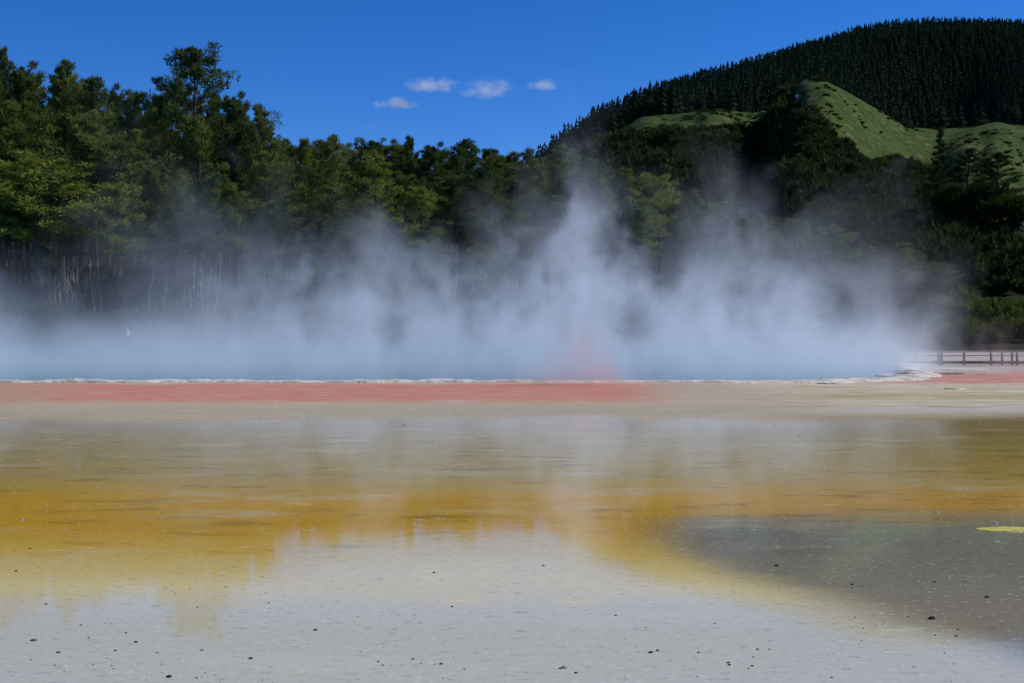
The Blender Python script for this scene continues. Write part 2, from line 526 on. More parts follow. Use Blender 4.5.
def ledge():
    """crust built up along the lip of the pool"""
    n = len(EDGE)
    tan = np.gradient(EDGE, axis=0)
    tan /= np.linalg.norm(tan, axis=1)[:, None] + 1e-9
    nor = np.stack([tan[:, 1], -tan[:, 0]], 1)          # away from the water
    arc = np.arange(n) * 0.5
    h = 0.17 + 0.30 * fbm(arc / 3.1, arc * 0 + 1.5, 4)
    h = np.clip(h, 0.03, 0.4) * np.interp(EDGE[:, 0], [-30, -5, 2, 9, 12, 24], [1.0, 0.8, 0.35, 0.35, 0.9, 0.8]) * 0.5
    wd = 1.0 + 0.8 * fbm(arc / 4, arc * 0 + 8.1, 3)
    wd = wd * np.interp(EDGE[:, 0], [5, 14, 18], [1, 2.4, 1.8]) * 0.5
    rows = []
    offs = [(-0.12, 0.0), (-0.1, 0.9), (0.2, 1.0), (0.55, 0.75), (0.85, 0.45), (1.0, 0.0)]
    for k, (o, hh) in enumerate(offs):
        jit = 0.05 * RNG.standard_normal(n) * (hh > 0)
        p = EDGE + nor * (wd * o)[:, None]
        z = h * hh * (1 + jit * 3) + (-0.03 if hh == 0 else 0.02)
        rows.append(np.c_[p, z])
    V = np.array(rows).reshape(-1, 3)
    o = mesh_np('sinter_ledge', V, grid_faces(len(offs), n), M_SINTER)
    tag(o, kind='structure')


ledge()


def slab(name, cx, cy, lx, ly, h, mat, seed, n=40, rz=0.0):
    """a flat crusted shelf with a ragged outline"""
    rg = np.random.default_rng(seed)
    a = np.linspace(0, 2 * math.pi, n, endpoint=False)
    rr = 1 + 0.28 * fbm(np.cos(a) * 1.6 + seed, np.sin(a) * 1.6 + seed * 2, 4)
    rings = []
    for k, (s, z) in enumerate([(1.0, -0.03), (0.97, h * 0.8), (0.86, h), (0.5, h * 1.05)]):
        jz = rg.normal(0, h * 0.08, n) if k else 0
        x = np.cos(a) * rr * s * lx; y = np.sin(a) * rr * s * ly
        rings.append(np.c_[x, y, np.zeros(n) + z + jz])
    V = np.concatenate(rings + [np.array([[0, 0, h]])])
    fs = []
    for k in range(3):
        i = np.arange(n); j = (i + 1) % n
        fs.append(np.stack([k * n + i, k * n + j, (k + 1) * n + j, (k + 1) * n + i], 1))
    i = np.arange(n)
    tri = np.stack([3 * n + i, 3 * n + (i + 1) % n, np.full(n, 4 * n)], 1)
    o = mesh_np(name, V, [np.concatenate(fs), tri], mat)
    o.location = (cx, cy, 0)
    o.rotation_euler = (0, 0, rz)
    return tag(o, kind='structure')


M_YELLOW = simple_mat('sulphur', srgb(206, 196, 58), srgb(168, 166, 116), 7.0, 0.8, 0.4)
M_LIME = simple_mat('lime_algae', srgb(150, 176, 70), srgb(196, 204, 160), 1.0, 0.8, 0.4)
M_PALEYEL = simple_mat('pale_sulphur', srgb(196, 190, 120), srgb(168, 160, 120), 1.0, 0.85, 0.4)
for k, (u, y, w, d, h, mt) in enumerate([(868, 379.5, 40, 1.6, 0.16, M_SINTER), (845, 381.5, 34, 1.2, 0.12, M_SINTER), (893, 376.5, 30, 1.8, 0.18, M_SINTER),
                                         (920, 374.0, 44, 1.8, 0.16, M_SINTER_B), (905, 371.0, 30, 1.6, 0.2, M_SINTER), (952, 374.0, 26, 1.0, 0.2, M_SINTER_B),
                                         (960, 369.5, 60, 2.0, 0.14, M_SINTER), (830, 383.5, 26, 0.8, 0.1, M_SINTER)]):
    Y = CAM_Z * F / (y - HOR)
    slab('sinter_shelf', X_of(u, Y), Y, w / 2 / F * Y, d * 0.5, h * 0.3, mt, 20 + k)
Y = CAM_Z * F / (389.0 - HOR); slab('algae_mat', X_of(955, Y), Y, 10 / F * Y, 0.3, 0.025, M_LIME, 40)
Y = CAM_Z * F / (365.0 - HOR); slab('yellow_shelf', X_of(914, Y), Y, 14 / F * Y, 0.9, 0.11, M_PALEYEL, 41)
Y = CAM_Z * F / (530.0 - HOR); slab('sulphur_deposit', X_of(1012, Y), Y, 38 / F * Y, 0.14, 0.006, M_YELLOW, 42)

# ------------------------------------------------------------------ plants: prototype meshes
M_NEEDLE = foliage_mat('pine_needles', srgb(56, 72, 40), srgb(116, 127, 64), 0.55, 0.35)
M_SCRUB = foliage_mat('scrub_leaves', srgb(46, 50, 26), srgb(84, 82, 42), 0.5)
M_GREEN = foliage_mat('shrub_leaves', srgb(52, 66, 24), srgb(98, 104, 44), 0.5)
M_HILLSCRUB = foliage_mat('hill_scrub_leaves', srgb(30, 42, 24), srgb(70, 79, 42), 0.0)
M_CONIFER = foliage_mat('conifer_needles', srgb(28, 41, 31), srgb(46, 60, 42), 0.4, 0.15)
M_BARK = simple_mat('pine_bark', srgb(80, 74, 68), srgb(50, 47, 44), 1.5, 0.95, 0.6)
M_PALEBARK = simple_mat('pale_bark', srgb(168, 160, 146), srgb(110, 104, 94), 1.5, 0.95, 0.4)


def tufts(centres, radii, n, L, Wd, rg, flat=0.8, up=0.5, shell=0.45):
    """needle sprays spread through clumps; returns verts (3 per spray)"""
    k = len(centres)
    d = rg.standard_normal((k, n, 3))
    d /= np.linalg.norm(d, axis=2)[..., None]
    rad = rg.random((k, n, 1)) ** shell
    p = d * rad * radii[:, None, None] * np.array([1, 1, flat])
    p = p + centres[:, None, :]
    di = d * 0.8 + np.array([0, 0, up]) + rg.standard_normal((k, n, 3)) * 0.35
    di /= np.linalg.norm(di, axis=2)[..., None]
    s = np.cross(di, rg.standard_normal((k, n, 3)))
    s /= np.linalg.norm(s, axis=2)[..., None] + 1e-9
    ln = L * (0.6 + 0.8 * rg.random((k, n, 1)))
    w = Wd * (0.6 + 0.8 * rg.random((k, n, 1)))
    a = p - s * w * 0.5 - di * ln * 0.3
    b = p + s * w * 0.5 - di * ln * 0.3
    c = p + di * ln * 0.7
    return np.stack([a, b, c], 2).reshape(-1, 3)


def tri_idx(nv):
    return np.arange(nv).reshape(-1, 3)


def tube(path, rad, sides=5):
    path = np.asarray(path, float)
    n = len(path)
    tan = np.gradient(path, axis=0)
    tan /= np.linalg.norm(tan, axis=1)[:, None] + 1e-9
    ref = np.where(np.abs(tan[:, 2:3]) > 0.9, np.array([[1.0, 0, 0]]), np.array([[0, 0, 1.0]]))
    s = np.cross(tan, ref); s /= np.linalg.norm(s, axis=1)[:, None] + 1e-9
    b = np.cross(tan, s)
    a = np.linspace(0, 2 * math.pi, sides, endpoint=False)
    ring = np.cos(a)[None, :, None] * s[:, None, :] + np.sin(a)[None, :, None] * b[:, None, :]
    V = path[:, None, :] + ring * np.asarray(rad)[:, None, None]
    V = V.reshape(-1, 3)
    fs = []
    for k in range(n - 1):
        i = np.arange(sides); j = (i + 1) % sides
        fs.append(np.stack([k * sides + i, k * sides + j, (k + 1) * sides + j, (k + 1) * sides + i], 1))
    return V, np.concatenate(fs)


class Acc:
    def __init__(s):
        s.V = []; s.Q = []; s.n = 0

    def add(s, vq):
        v, q = vq
        s.V.append(v); s.Q.append(q + s.n); s.n += len(v)

    def mesh(s, name, mat, smooth=True):
        return mesh_np(name, np.concatenate(s.V), [np.concatenate(s.Q)], mat, smooth, link=False)


def pine_proto(seed, base=0.42, R=6.0, H=30.0, nb=44, top=2.2, per=70, sparse=0.0):
    rg = np.random.default_rng(seed)
    wood = Acc()
    zz = np.linspace(0, H * 0.97, 12)
    bend = np.cumsum(rg.normal(0, 0.16, (12, 2)), axis=0)
    bend -= bend[0]
    tp = np.c_[bend, zz]
    wood.add(tube(tp, np.interp(zz / H, [0, 0.05, 0.5, 1], [0.52, 0.40, 0.26, 0.05]), 8))
    trunk = lambda z: np.array([np.interp(z, zz, tp[:, 0]), np.interp(z, zz, tp[:, 1]), z])
    C = []; Rd = []
    lob = rg.normal(0, 0.16, 8)
    for i in range(nb):
        t = (i + 0.3) / nb
        if rg.random() < sparse:
            continue
        z0 = H * (base + (0.97 - base) * t)
        az = i * 2.399 + rg.normal(0, 0.3)
        prof = R * max(0.0, 1 - t ** top) ** 0.62 * (0.55 + 0.45 * min(1, t / 0.22))
        prof *= 1 + lob[int(az / 0.785) % 8] + rg.normal(0, 0.13)
        ln = max(0.9, prof)
        upa = math.radians(8 + 42 * t + rg.normal(0, 8))
        d = np.array([math.cos(az) * math.cos(upa), math.sin(az) * math.cos(upa), math.sin(upa)])
        p0 = trunk(z0)
        sag = np.array([0, 0, -0.06 * ln])
        pts = np.array([p0, p0 + d * ln * 0.5 + sag, p0 + d * ln])
        wood.add(tube(pts, [0.11 * (1 - 0.6 * t), 0.07, 0.02], 4))
        for s in ((0.4, 0.62, 0.82, 1.0) if ln > 2.2 else (0.6, 1.0)):
            side = np.cross(d, [0, 0, 1.0])
            c = p0 + d * ln * s + side * rg.normal(0, 0.22) * ln * 0.5 + np.array([0, 0, rg.normal(0, 0.25)])
            C.append(c)
            Rd.append((0.5 + 0.6 * rg.random()) * (0.72 + 0.12 * ln) * (1.1 - 0.25 * t))
    C.append(trunk(H * 0.97) + np.array([0, 0, 0.3])); Rd.append(1.0)
    C.append(trunk(H * 0.93)); Rd.append(1.2)
    for i in range(12):                                   # dead limbs under the crown
        z0 = H * (base * (0.45 + 0.55 * rg.random()))
        az = rg.random() * 6.28
        ln = 0.8 + 2.2 * rg.random()
        d = np.array([math.cos(az), math.sin(az), 0.15 + 0.3 * rg.random()])
        p0 = trunk(z0)
        wood.add(tube(np.array([p0, p0 + d * ln * 0.6, p0 + d * ln + np.array([0, 0, -0.2])]), [0.06, 0.04, 0.01], 3))
    V = tufts(np.array(C), np.array(Rd), per, 0.52, 0.18, rg, 0.62, 0.6)
    crown = mesh_np('crown', V, tri_idx(len(V)), M_NEEDLE, link=False)
    return wood.mesh('trunk', M_BARK), crown, H


DENSE = [pine_proto(21, 0.14, 5.6, nb=50, top=2.4, per=64), pine_proto(22, 0.18, 6.2, nb=50, top=2.0, per=64)]
PINES = [pine_proto(1, 0.42, 6.0), pine_proto(2, 0.50, 6.8, top=2.6), pine_proto(3, 0.36, 5.4, top=1.9), pine_proto(4, 0.46, 6.4, top=3.0, nb=40),
         pine_proto(5, 0.55, 7.4, top=2.8, nb=38), pine_proto(6, 0.40, 5.8, top=2.2, sparse=0.12), pine_proto(7, 0.30, 5.0, top=1.6, nb=48)]
TALL = pine_proto(8, 0.40, 6.6, 34.0, nb=46, top=2.6, sparse=0.22)
BROAD = pine_proto(9, 0.10, 8.2, 24.0, nb=46, top=2.6, per=100)
CONE = pine_proto(10, 0.08, 4.2, 24.0, nb=46, top=1.1, per=64)


def place_tree(name, proto, loc, H, width, rz, label, cat, group=None, tint=(1, 1, 1)):
    """width: crown diameter in metres relative to the prototype's own (scale factor)"""
    tr, cr, H0 = proto
    o = empty(name, loc, rz, (width, width, H / H0))
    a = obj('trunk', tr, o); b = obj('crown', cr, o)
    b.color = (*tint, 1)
    tag(o, label, cat, group)
    return o


def pine(u, ytop, Y, wpx, proto=None, label=None, tint=(1, 1, 1), group=None):
    p = proto or PINES[random.randrange(len(PINES))]
    x = X_of(u, Y)
    z = tz(x, Y) - 0.2
    H = Z_of(ytop, Y) - z
    R0 = {id(TALL): 13.2, id(BROAD): 17, id(CONE): 8.8}.get(id(p), 12.6)
    w = wpx / F * Y / R0
    return place_tree('pine_tree', p, (x, Y, z), H, w, random.uniform(0, 6.28), label, 'pine tree', group, tint)


G_FOR = 'pines in the forest behind the pool'
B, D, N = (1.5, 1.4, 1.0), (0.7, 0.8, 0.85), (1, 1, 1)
hand = [
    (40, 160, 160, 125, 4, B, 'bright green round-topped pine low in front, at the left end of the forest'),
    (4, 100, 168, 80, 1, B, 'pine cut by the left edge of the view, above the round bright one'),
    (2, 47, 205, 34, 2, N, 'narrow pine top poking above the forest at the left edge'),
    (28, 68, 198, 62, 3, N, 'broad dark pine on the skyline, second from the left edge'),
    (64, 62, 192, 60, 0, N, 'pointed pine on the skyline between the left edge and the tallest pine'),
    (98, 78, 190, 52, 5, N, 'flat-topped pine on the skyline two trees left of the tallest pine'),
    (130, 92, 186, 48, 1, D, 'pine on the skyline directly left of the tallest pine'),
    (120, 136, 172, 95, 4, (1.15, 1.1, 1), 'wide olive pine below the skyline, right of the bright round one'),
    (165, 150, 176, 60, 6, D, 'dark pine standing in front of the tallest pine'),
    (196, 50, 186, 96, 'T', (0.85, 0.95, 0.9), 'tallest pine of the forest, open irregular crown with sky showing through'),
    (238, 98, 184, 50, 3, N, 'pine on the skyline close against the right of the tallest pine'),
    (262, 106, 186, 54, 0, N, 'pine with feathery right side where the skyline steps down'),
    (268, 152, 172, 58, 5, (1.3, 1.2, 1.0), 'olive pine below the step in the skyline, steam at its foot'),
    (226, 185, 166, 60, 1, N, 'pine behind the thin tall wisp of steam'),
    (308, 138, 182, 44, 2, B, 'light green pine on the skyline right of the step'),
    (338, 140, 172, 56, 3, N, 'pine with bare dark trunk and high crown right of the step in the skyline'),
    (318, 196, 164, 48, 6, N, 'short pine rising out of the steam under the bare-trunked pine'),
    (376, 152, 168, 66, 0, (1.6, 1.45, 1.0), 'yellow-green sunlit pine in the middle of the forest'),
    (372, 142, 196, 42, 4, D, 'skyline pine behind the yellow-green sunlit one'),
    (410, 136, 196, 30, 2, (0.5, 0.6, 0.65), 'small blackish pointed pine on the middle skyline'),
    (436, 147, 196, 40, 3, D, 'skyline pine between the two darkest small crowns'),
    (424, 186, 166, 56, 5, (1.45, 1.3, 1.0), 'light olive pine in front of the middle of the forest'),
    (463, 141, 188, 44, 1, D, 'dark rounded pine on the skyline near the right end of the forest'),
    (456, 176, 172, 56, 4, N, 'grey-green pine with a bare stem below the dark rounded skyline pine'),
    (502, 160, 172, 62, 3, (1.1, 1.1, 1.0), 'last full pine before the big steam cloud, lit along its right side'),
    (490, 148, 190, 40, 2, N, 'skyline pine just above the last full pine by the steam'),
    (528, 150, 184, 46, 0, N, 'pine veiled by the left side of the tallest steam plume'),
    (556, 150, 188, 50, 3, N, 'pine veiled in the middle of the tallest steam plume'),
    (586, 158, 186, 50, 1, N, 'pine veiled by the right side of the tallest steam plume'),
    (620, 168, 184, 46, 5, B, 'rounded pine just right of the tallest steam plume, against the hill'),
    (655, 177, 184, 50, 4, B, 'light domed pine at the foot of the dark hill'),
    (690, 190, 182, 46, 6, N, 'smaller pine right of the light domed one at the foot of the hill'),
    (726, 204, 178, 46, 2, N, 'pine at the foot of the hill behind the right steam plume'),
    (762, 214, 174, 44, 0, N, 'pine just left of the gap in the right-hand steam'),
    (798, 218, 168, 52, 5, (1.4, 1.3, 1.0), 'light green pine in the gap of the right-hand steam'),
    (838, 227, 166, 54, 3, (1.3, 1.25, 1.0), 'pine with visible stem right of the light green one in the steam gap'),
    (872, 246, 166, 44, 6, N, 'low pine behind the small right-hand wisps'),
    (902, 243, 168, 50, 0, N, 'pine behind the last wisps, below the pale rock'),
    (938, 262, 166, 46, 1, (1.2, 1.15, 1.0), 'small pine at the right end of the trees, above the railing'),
]
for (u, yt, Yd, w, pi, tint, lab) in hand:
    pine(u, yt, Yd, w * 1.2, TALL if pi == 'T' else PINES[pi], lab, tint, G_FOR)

SKU = [-60, 0, 30, 60, 95, 130, 170, 215, 250, 290, 310, 350, 410, 440, 465, 500, 525, 560, 600, 640, 700, 760, 800, 850, 900, 950, 1000]
SKY = [60, 66, 72, 70, 82, 98, 84, 88, 110, 138, 140, 143, 140, 150, 145, 150, 155, 162, 170, 180, 194, 210, 224, 236, 250, 268, 285]
for (Ya, Yb, step, lo, hi, ua, ub, wpx, lab) in [
        (200, 222, 16, 0, 10, -40, 560, 56, 'dark pine packed in the back row, only its crown top showing on the forest skyline'),
        (176, 196, 26, 24, 66, -40, 600, 64, 'pine crowded in the middle rows of the forest, crown half hidden by its neighbours'),
        (228, 262, 20, 14, 50, -60, 600, 62, 'dark pine far back in the forest, showing only between the nearer trees'),
        (160, 170, 52, 70, 105, -40, 560, 58, 'low pine at the front of the forest with its foot in the steam'),
        (176, 190, 40, 4, 22, 600, 960, 48, 'small pine in the row along the foot of the hill, partly veiled by steam')]:
    u = ua
    while u < ub:
        uu = u + random.uniform(-9, 9)
        yt = np.interp(uu, SKU, SKY) + random.uniform(lo, hi)
        g = random.uniform(0.7, 1.25)
        pine(uu, yt, random.uniform(Ya, Yb), wpx * random.uniform(0.8, 1.2), random.choice(DENSE) if Ya > 220 else (PINES[random.choice((1, 4, 3, 5))] if ua < 0 and Ya < 198 else None), lab, (g, g, g * 0.95), lab.split(',')[0].replace('dark ', '') + ' group')
        u += step

# single trees on the hill
def stand_on(u, ybase):
    for Yd in np.arange(192, 420, 1.0):
        if HOR - (tz(X_of(u, Yd), Yd) - CAM_Z) / Yd * F < ybase:
            return Yd
    return 400


pine(938, 128, stand_on(938, 205), 26, CONE, 'dark conical tree on the grassy brow of the hill', (0.35, 0.42, 0.5))
pine(968, 148, stand_on(968, 222), 64, DENSE[1], 'left one of two broad dark pines growing together on the grassy slope', (0.35, 0.42, 0.5))
pine(1000, 152, stand_on(1000, 224), 62, DENSE[1], 'right one of two broad dark pines growing together on the grassy slope', (0.35, 0.42, 0.5))


def shrub_proto(seed, n=26, R=2.0, H=2.4, per=60, L=0.42, Wd=0.2, mat=None):
    rg = np.random.default_rng(seed)
    a = rg.random(n) * 6.28
    r = R * 0.8 * np.sqrt(rg.random(n))
    z = H * (0.25 + 0.6 * (1 - (r / R) ** 2) * rg.random(n) ** 0.5)
    C = np.c_[np.cos(a) * r, np.sin(a) * r, z]
    V = tufts(C, 0.45 + 0.4 * rg.random(n), per, L, Wd, rg, 0.8, 0.5)
    wood = Acc()
    for k in range(5):
        c = C[k]
        wood.add(tube(np.array([[0.05 * k, 0, 0], c * np.array([0.5, 0.5, 0.55]), c]), [0.05, 0.035, 0.01], 4))
    return wood.mesh('stems', M_BARK), mesh_np('foliage', V, tri_idx(len(V)), mat, link=False)


SHRUBS = [shrub_proto(30 + k, mat=(M_SCRUB if k < 3 else M_GREEN)) for k in range(5)]


def shrub(u, ybase_z, Y, w, h, proto, label, group, tint=(1, 1, 1)):
    x = X_of(u, Y)
    o = empty('shrub', (x, Y, tz(x, Y) - 0.15), random.uniform(0, 6.28), (w, w, h))
    obj('stems', proto[0], o)
    f = obj('foliage', proto[1], o)
    f.color = (*tint, 1)
    return tag(o, label, 'shrub', group)


for (ua, ub, step, Ya, Yb, hs_, pr, lab, grp) in [
        (-20, 620, 17, 152, 158, (1.2, 2.2), (0, 1, 2), 'brownish scrub bush on the bank between the pool steam and the pines', 'scrub bushes on the far bank'),
        (-20, 640, 21, 159, 168, (1.5, 2.6), (0, 2, 3), 'taller scrub bush among the lower pine trunks', 'bushes under the pines'),
        (900, 1060, 13, 92, 108, (0.6, 1.1), (1, 3, 4), 'low bush at the foot of the hill beyond the right end of the pool', 'bushes at the foot of the hill'),
        (930, 1060, 12, 122, 150, (1.3, 2.2), (3, 4), 'light green bush on the slope above the railing', 'green bushes above the railing')]:
    wmul = 0.6 if Ya < 100 else 1.0
    u = ua
    while u < ub:
        shrub(u + random.uniform(-6, 6), 0, random.uniform(Ya, Yb), random.uniform(0.9, 1.6) * wmul, random.uniform(*hs_), SHRUBS[random.choice(pr)], lab, grp,
              tuple([random.uniform(0.8, 1.25) * (1.35 if 'railing' in lab else 1.2)] * 3))
        u += step


for (u, yb, w, h) in [(948, 214, 2.4, 2.6), (957, 222, 2.8, 3.2), (974, 226, 3.0, 3.4), (986, 222, 2.6, 3.6), (1006, 228, 2.8, 3.0), (1016, 224, 2.2, 2.4)]:
    shrub(u, 0, stand_on(u, yb), w, h, SHRUBS[3], 'dark bush massed round the feet of the two broad pines on the grassy slope', 'bushes around the two broad pines', (0.45, 0.5, 0.5))


def bare_proto(seed):
    rg = np.random.default_rng(seed)
    A = Acc()
    H = 6.0
    z = np.linspace(0, H, 7)
    b = np.cumsum(rg.normal(0, 0.14, (7, 2)), axis=0)
    A.add(tube(np.c_[b, z], np.linspace(0.10, 0.02, 7), 5))
    for k in range(7):
        j = rg.integers(2, 6)
        p = np.array([b[j, 0], b[j, 1], z[j]])
        a = rg.random() * 6.28
        d = np.array([math.cos(a), math.sin(a), 0.9]) * (0.25 + 0.4 * rg.random())
        A.add(tube(np.array([p, p + d * 0.6, p + d]), [0.04, 0.025, 0.008], 3))
    return A.mesh('bare_tree', M_PALEBARK)


BARES = [bare_proto(60 + k) for k in range(4)]
k = 0
for (ua, ub, n, Ya, Yb, lab) in [(28, 108, 16, 158, 161, 'thin bare grey stem below the bright round pine at left'),
                                 (148, 226, 14, 157, 160, 'thin pale dead stem below the tallest pine'),
                                 (430, 540, 10, 160, 163, 'thin bare stem beside the last pines by the big steam plume')]:
    for _ in range(n):
        uu, Yd = random.uniform(ua, ub), random.uniform(Ya, Yb)
        x = X_of(uu, Yd)
        o = obj('bare_tree', BARES[k % 4]); k += 1
        o.location = (x, Yd, tz(x, Yd) - 0.1)
        s = random.uniform(0.8, 1.9)
        o.scale = (1.0, 1.0, s)
        o.rotation_euler = (random.uniform(-.06, .06), random.uniform(-.06, .06), random.uniform(0, 6.28))
        tag(o, lab, 'bare tree', lab.replace('stem', 'stems'))


# ------------------------------------------------------------------ hillside scrub (uncountable) and plantation
def scatter(proto_list, xs, ys, zs, sc, hsc, rots):
    out = []
    for k in range(len(xs)):
        V = proto_list[k % len(proto_list)]
        c, s = math.cos(rots[k]), math.sin(rots[k])
        P = np.empty_like(V)
        P[:, 0] = (V[:, 0] * c - V[:, 1] * s) * sc[k] + xs[k]
        P[:, 1] = (V[:, 0] * s + V[:, 1] * c) * sc[k] + ys[k]
        P[:, 2] = V[:, 2] * hsc[k] + zs[k]
        out.append(P)
    return np.concatenate(out)


def bush_verts(seed, n, per, L, Wd):
    rg = np.random.default_rng(seed)
    a = rg.random(n) * 6.28
    r = 1.5 * np.sqrt(rg.random(n))
    C = np.c_[np.cos(a) * r, np.sin(a) * r, 1.5 * (0.2 + 0.7 * (1 - (r / 2) ** 2) * rg.random(n) ** 0.6)]
    return tufts(C, 0.5 + 0.4 * rg.random(n), per, L, Wd, rg, 0.85, 0.5)


def hillside():
    rg = np.random.default_rng(77)
    N = 11000
    u = rg.uniform(540, 1080, N)
    Yd = 190 + (crest_dist(u) + 6 - 190) * rg.random(N) ** 0.8
    x = X_of(u, Yd)
    z = terrain_z(x, Yd)
    p = HOR - (z - CAM_Z) / Yd * F
    g = grassy(u, p)
    near_top = (p < 178) & (u > 780)
    keep = (~g & (rg.random(N) < np.where(near_top, 1.0, 0.55))) | (g & (rg.random(N) < 0.5) & (fbm(x / 14, Yd / 14, 3) > 0.02))
    x, Yd, z, g = x[keep], Yd[keep], z[keep], g[keep]
    n = len(x)
    big = rg.random(n)
    sc = np.where(g, 0.2 + 0.5 * big ** 3, 0.9 + 1.6 * big ** 3)
    pk = HOR - (z - CAM_Z) / Yd * F
    uk = 512 + x / Yd * F
    sc = sc * np.where(~g & (pk < 172) & (uk > 790), 0.55, 1.0) * np.where(~g & (pk < 142) & (uk > 595) & (uk < 780), 0.55, 1.0)
    hsc = sc * (0.7 + 0.6 * rg.random(n)) * np.where(g, 0.7, 1.0)
    V = scatter([bush_verts(5 + k, 12, 13, 0.75, 0.45) for k in range(5)], x, Yd, z - 0.2, sc, hsc, rg.random(n) * 6.28)
    o = mesh_np('hillside_scrub', V, tri_idx(len(V)), M_HILLSCRUB)
    tag(o, 'dark scrub covering the near hillside above the pines', 'scrub', None, 'stuff')


hillside()


def conifer_verts(seed, tiers=8, spikes=7):
    rg = np.random.default_rng(seed)
    T = []
    for k in range(tiers):
        t = k / (tiers - 1)
        z = 3.0 + (TREE_H - 5.2) * t
        r = 2.3 * (1 - t) ** 0.6 + 0.55
        for j in range(spikes):
            a = 2 * math.pi * (j + rg.random() * 0.6) / spikes + k * 0.7
            d = np.array([math.cos(a), math.sin(a), 0])
            s = np.array([-math.sin(a), math.cos(a), 0])
            rr = r * (0.75 + 0.5 * rg.random())
            w = rr * 0.42
            T += [d * rr * 0.1 + np.array([0, 0, z + rr * 0.9]), d * rr - s * w + np.array([0, 0, z - 0.5 * rr * rg.random()]), d * rr + s * w + np.array([0, 0, z - 0.4 * rr * rg.random()])]
    for j in range(4):
        a = j * 1.57 + rg.random()
        T += [np.array([0, 0, TREE_H]), np.array([math.cos(a) * 0.8, math.sin(a) * 0.8, TREE_H - 2.6]), np.array([math.cos(a + 1.6) * 0.8, math.sin(a + 1.6) * 0.8, TREE_H - 2.6])]
    return np.array(T)


def plantation():
    rg = np.random.default_rng(99)
    P = [conifer_verts(200 + k) for k in range(6)]
    crowns = [mesh_np('crown', v, tri_idx(len(v)), M_CONIFER, link=False) for v in P]
    tb = tube(np.array([[0, 0, -0.6], [0, 0, TREE_H * 0.5], [0, 0, TREE_H * 0.95]]), [0.26, 0.17, 0.04], 6)
    trunk = mesh_np('trunk', tb[0], [tb[1]], M_BARK, True, link=False)
    sp = 4.1
    gx, gy = np.meshgrid(np.arange(0, 520, sp), np.arange(430, 1010, sp))
    x = (gx + rg.uniform(-1.9, 1.9, gx.shape)).ravel(); y = (gy + rg.uniform(-1.9, 1.9, gy.shape)).ravel()
    u = 512 + x / y * F
    keep = (u > 470) & (u < 1075) & (y > crest_dist(u) + 20 + 10 * fbm(u / 30, u * 0, 2)) & (y < ridge_dist(u) + 8)
    x, y, u = x[keep], y[keep], u[keep]
    z = terrain_z(x, y) - 0.5
    hs_ = rg.uniform(0.82, 1.08, len(x))
    top = HOR - (z + TREE_H * hs_ - CAM_Z) / y * F
    # the ones that stand out against the sky, or along the lower edge, are trees of their own
    prom = np.full(1100, 9999.0)
    order = np.argsort(top)
    single = np.zeros(len(x), bool)
    edge_n = 0
    onridge = np.where((y > ridge_dist(u) - 15) & (u > 520) & (u < 1030))[0]
    onridge = onridge[np.argsort(top[onridge] - np.interp(u[onridge], RIDGE_U, RIDGE_Y))][:200]
    lower = np.where((y < crest_dist(u) + 38) & (u > 600) & (u < 775))[0][:70]
    for k in list(onridge) + list(lower):
        single[k] = True
        ridge = k in set(onridge.tolist())
        rz = rg.random() * 6.28
        w = rg.uniform(0.8, 1.1)
        o = empty('conifer', (x[k], y[k], z[k]), rz, (w, w, hs_[k]))
        obj('trunk', trunk, o); obj('crown', crowns[k % 6], o)
        if ridge:
            if u[k] < 700:
                l, g = 'dark conifer on the descending left part of the mountain skyline', 'conifers on the left skyline'
            elif u[k] < 860:
                l, g = 'dark conifer on the middle of the mountain skyline above the grassy knoll', 'conifers on the middle skyline'
            else:
                l, g = 'dark conifer along the rounded mountain top at right', 'conifers on the mountain top'
        else:
            l, g = 'dark conifer on the lower edge of the plantation above the grass strip', 'conifers above the grass strip'
        tag(o, l, 'conifer', g)
    rest = ~single
    V = scatter(P, x[rest], y[rest], z[rest], rg.uniform(0.8, 1.1, rest.sum()), hs_[rest], rg.random(rest.sum()) * 6.28)
    o = mesh_np('plantation_forest', V, tri_idx(len(V)), M_CONIFER)
    tag(o, 'dense dark conifer plantation covering the mountain', 'forest', None, 'stuff')
    print('conifers', len(x), 'single', single.sum())


plantation()


# ------------------------------------------------------------------ rocks and pebbles
def rock_mesh(name, seed, mat, sx=1, sy=1, sz=1, sub=2, rough=0.35):
    import bmesh
    bm = bmesh.new()
    bmesh.ops.create_icosphere(bm, subdivisions=sub, radius=1.0)
    rg = np.random.default_rng(seed)
    ph = rg.random(3) * 20
    for v in bm.verts:
        c = v.co
        k = 1 + rough * float(fbm(np.array([c.x * 1.3 + ph[0] + c.z]), np.array([c.y * 1.3 + ph[1] + c.z * 0.7]), 3)[0])
        v.co = Vector((c.x * sx * k, c.y * sy * k, c.z * sz * k))
    me = bpy.data.meshes.new(name)
    bm.to_mesh(me); bm.free()
    me.materials.append(mat)
    return me


M_DARKROCK = simple_mat('dark_stone', srgb(62, 60, 60), srgb(34, 32, 32), 6.0, 0.85, 0.5)
M_GREYROCK = simple_mat('grey_stone', srgb(128, 124, 118), srgb(88, 84, 80), 6.0, 0.9, 0.5)
M_WHITEROCK = simple_mat('white_stone', srgb(212, 206, 196), srgb(168, 160, 150), 4.0, 0.9, 0.5)
DARKS = [rock_mesh('pebble', 300 + k, M_DARKROCK, 1, 0.7, 0.5, 2) for k in range(4)]
GREYS = [rock_mesh('pebble', 310 + k, M_GREYROCK, 1, 0.7, 0.45, 2) for k in range(3)]
WHITES = [rock_mesh('pebble', 320 + k, M_WHITEROCK, 1, 0.75, 0.5, 2) for k in range(4)]


def on_ground(u, y):
    Y = CAM_Z * F / (y - HOR)
    return X_of(u, Y), Y


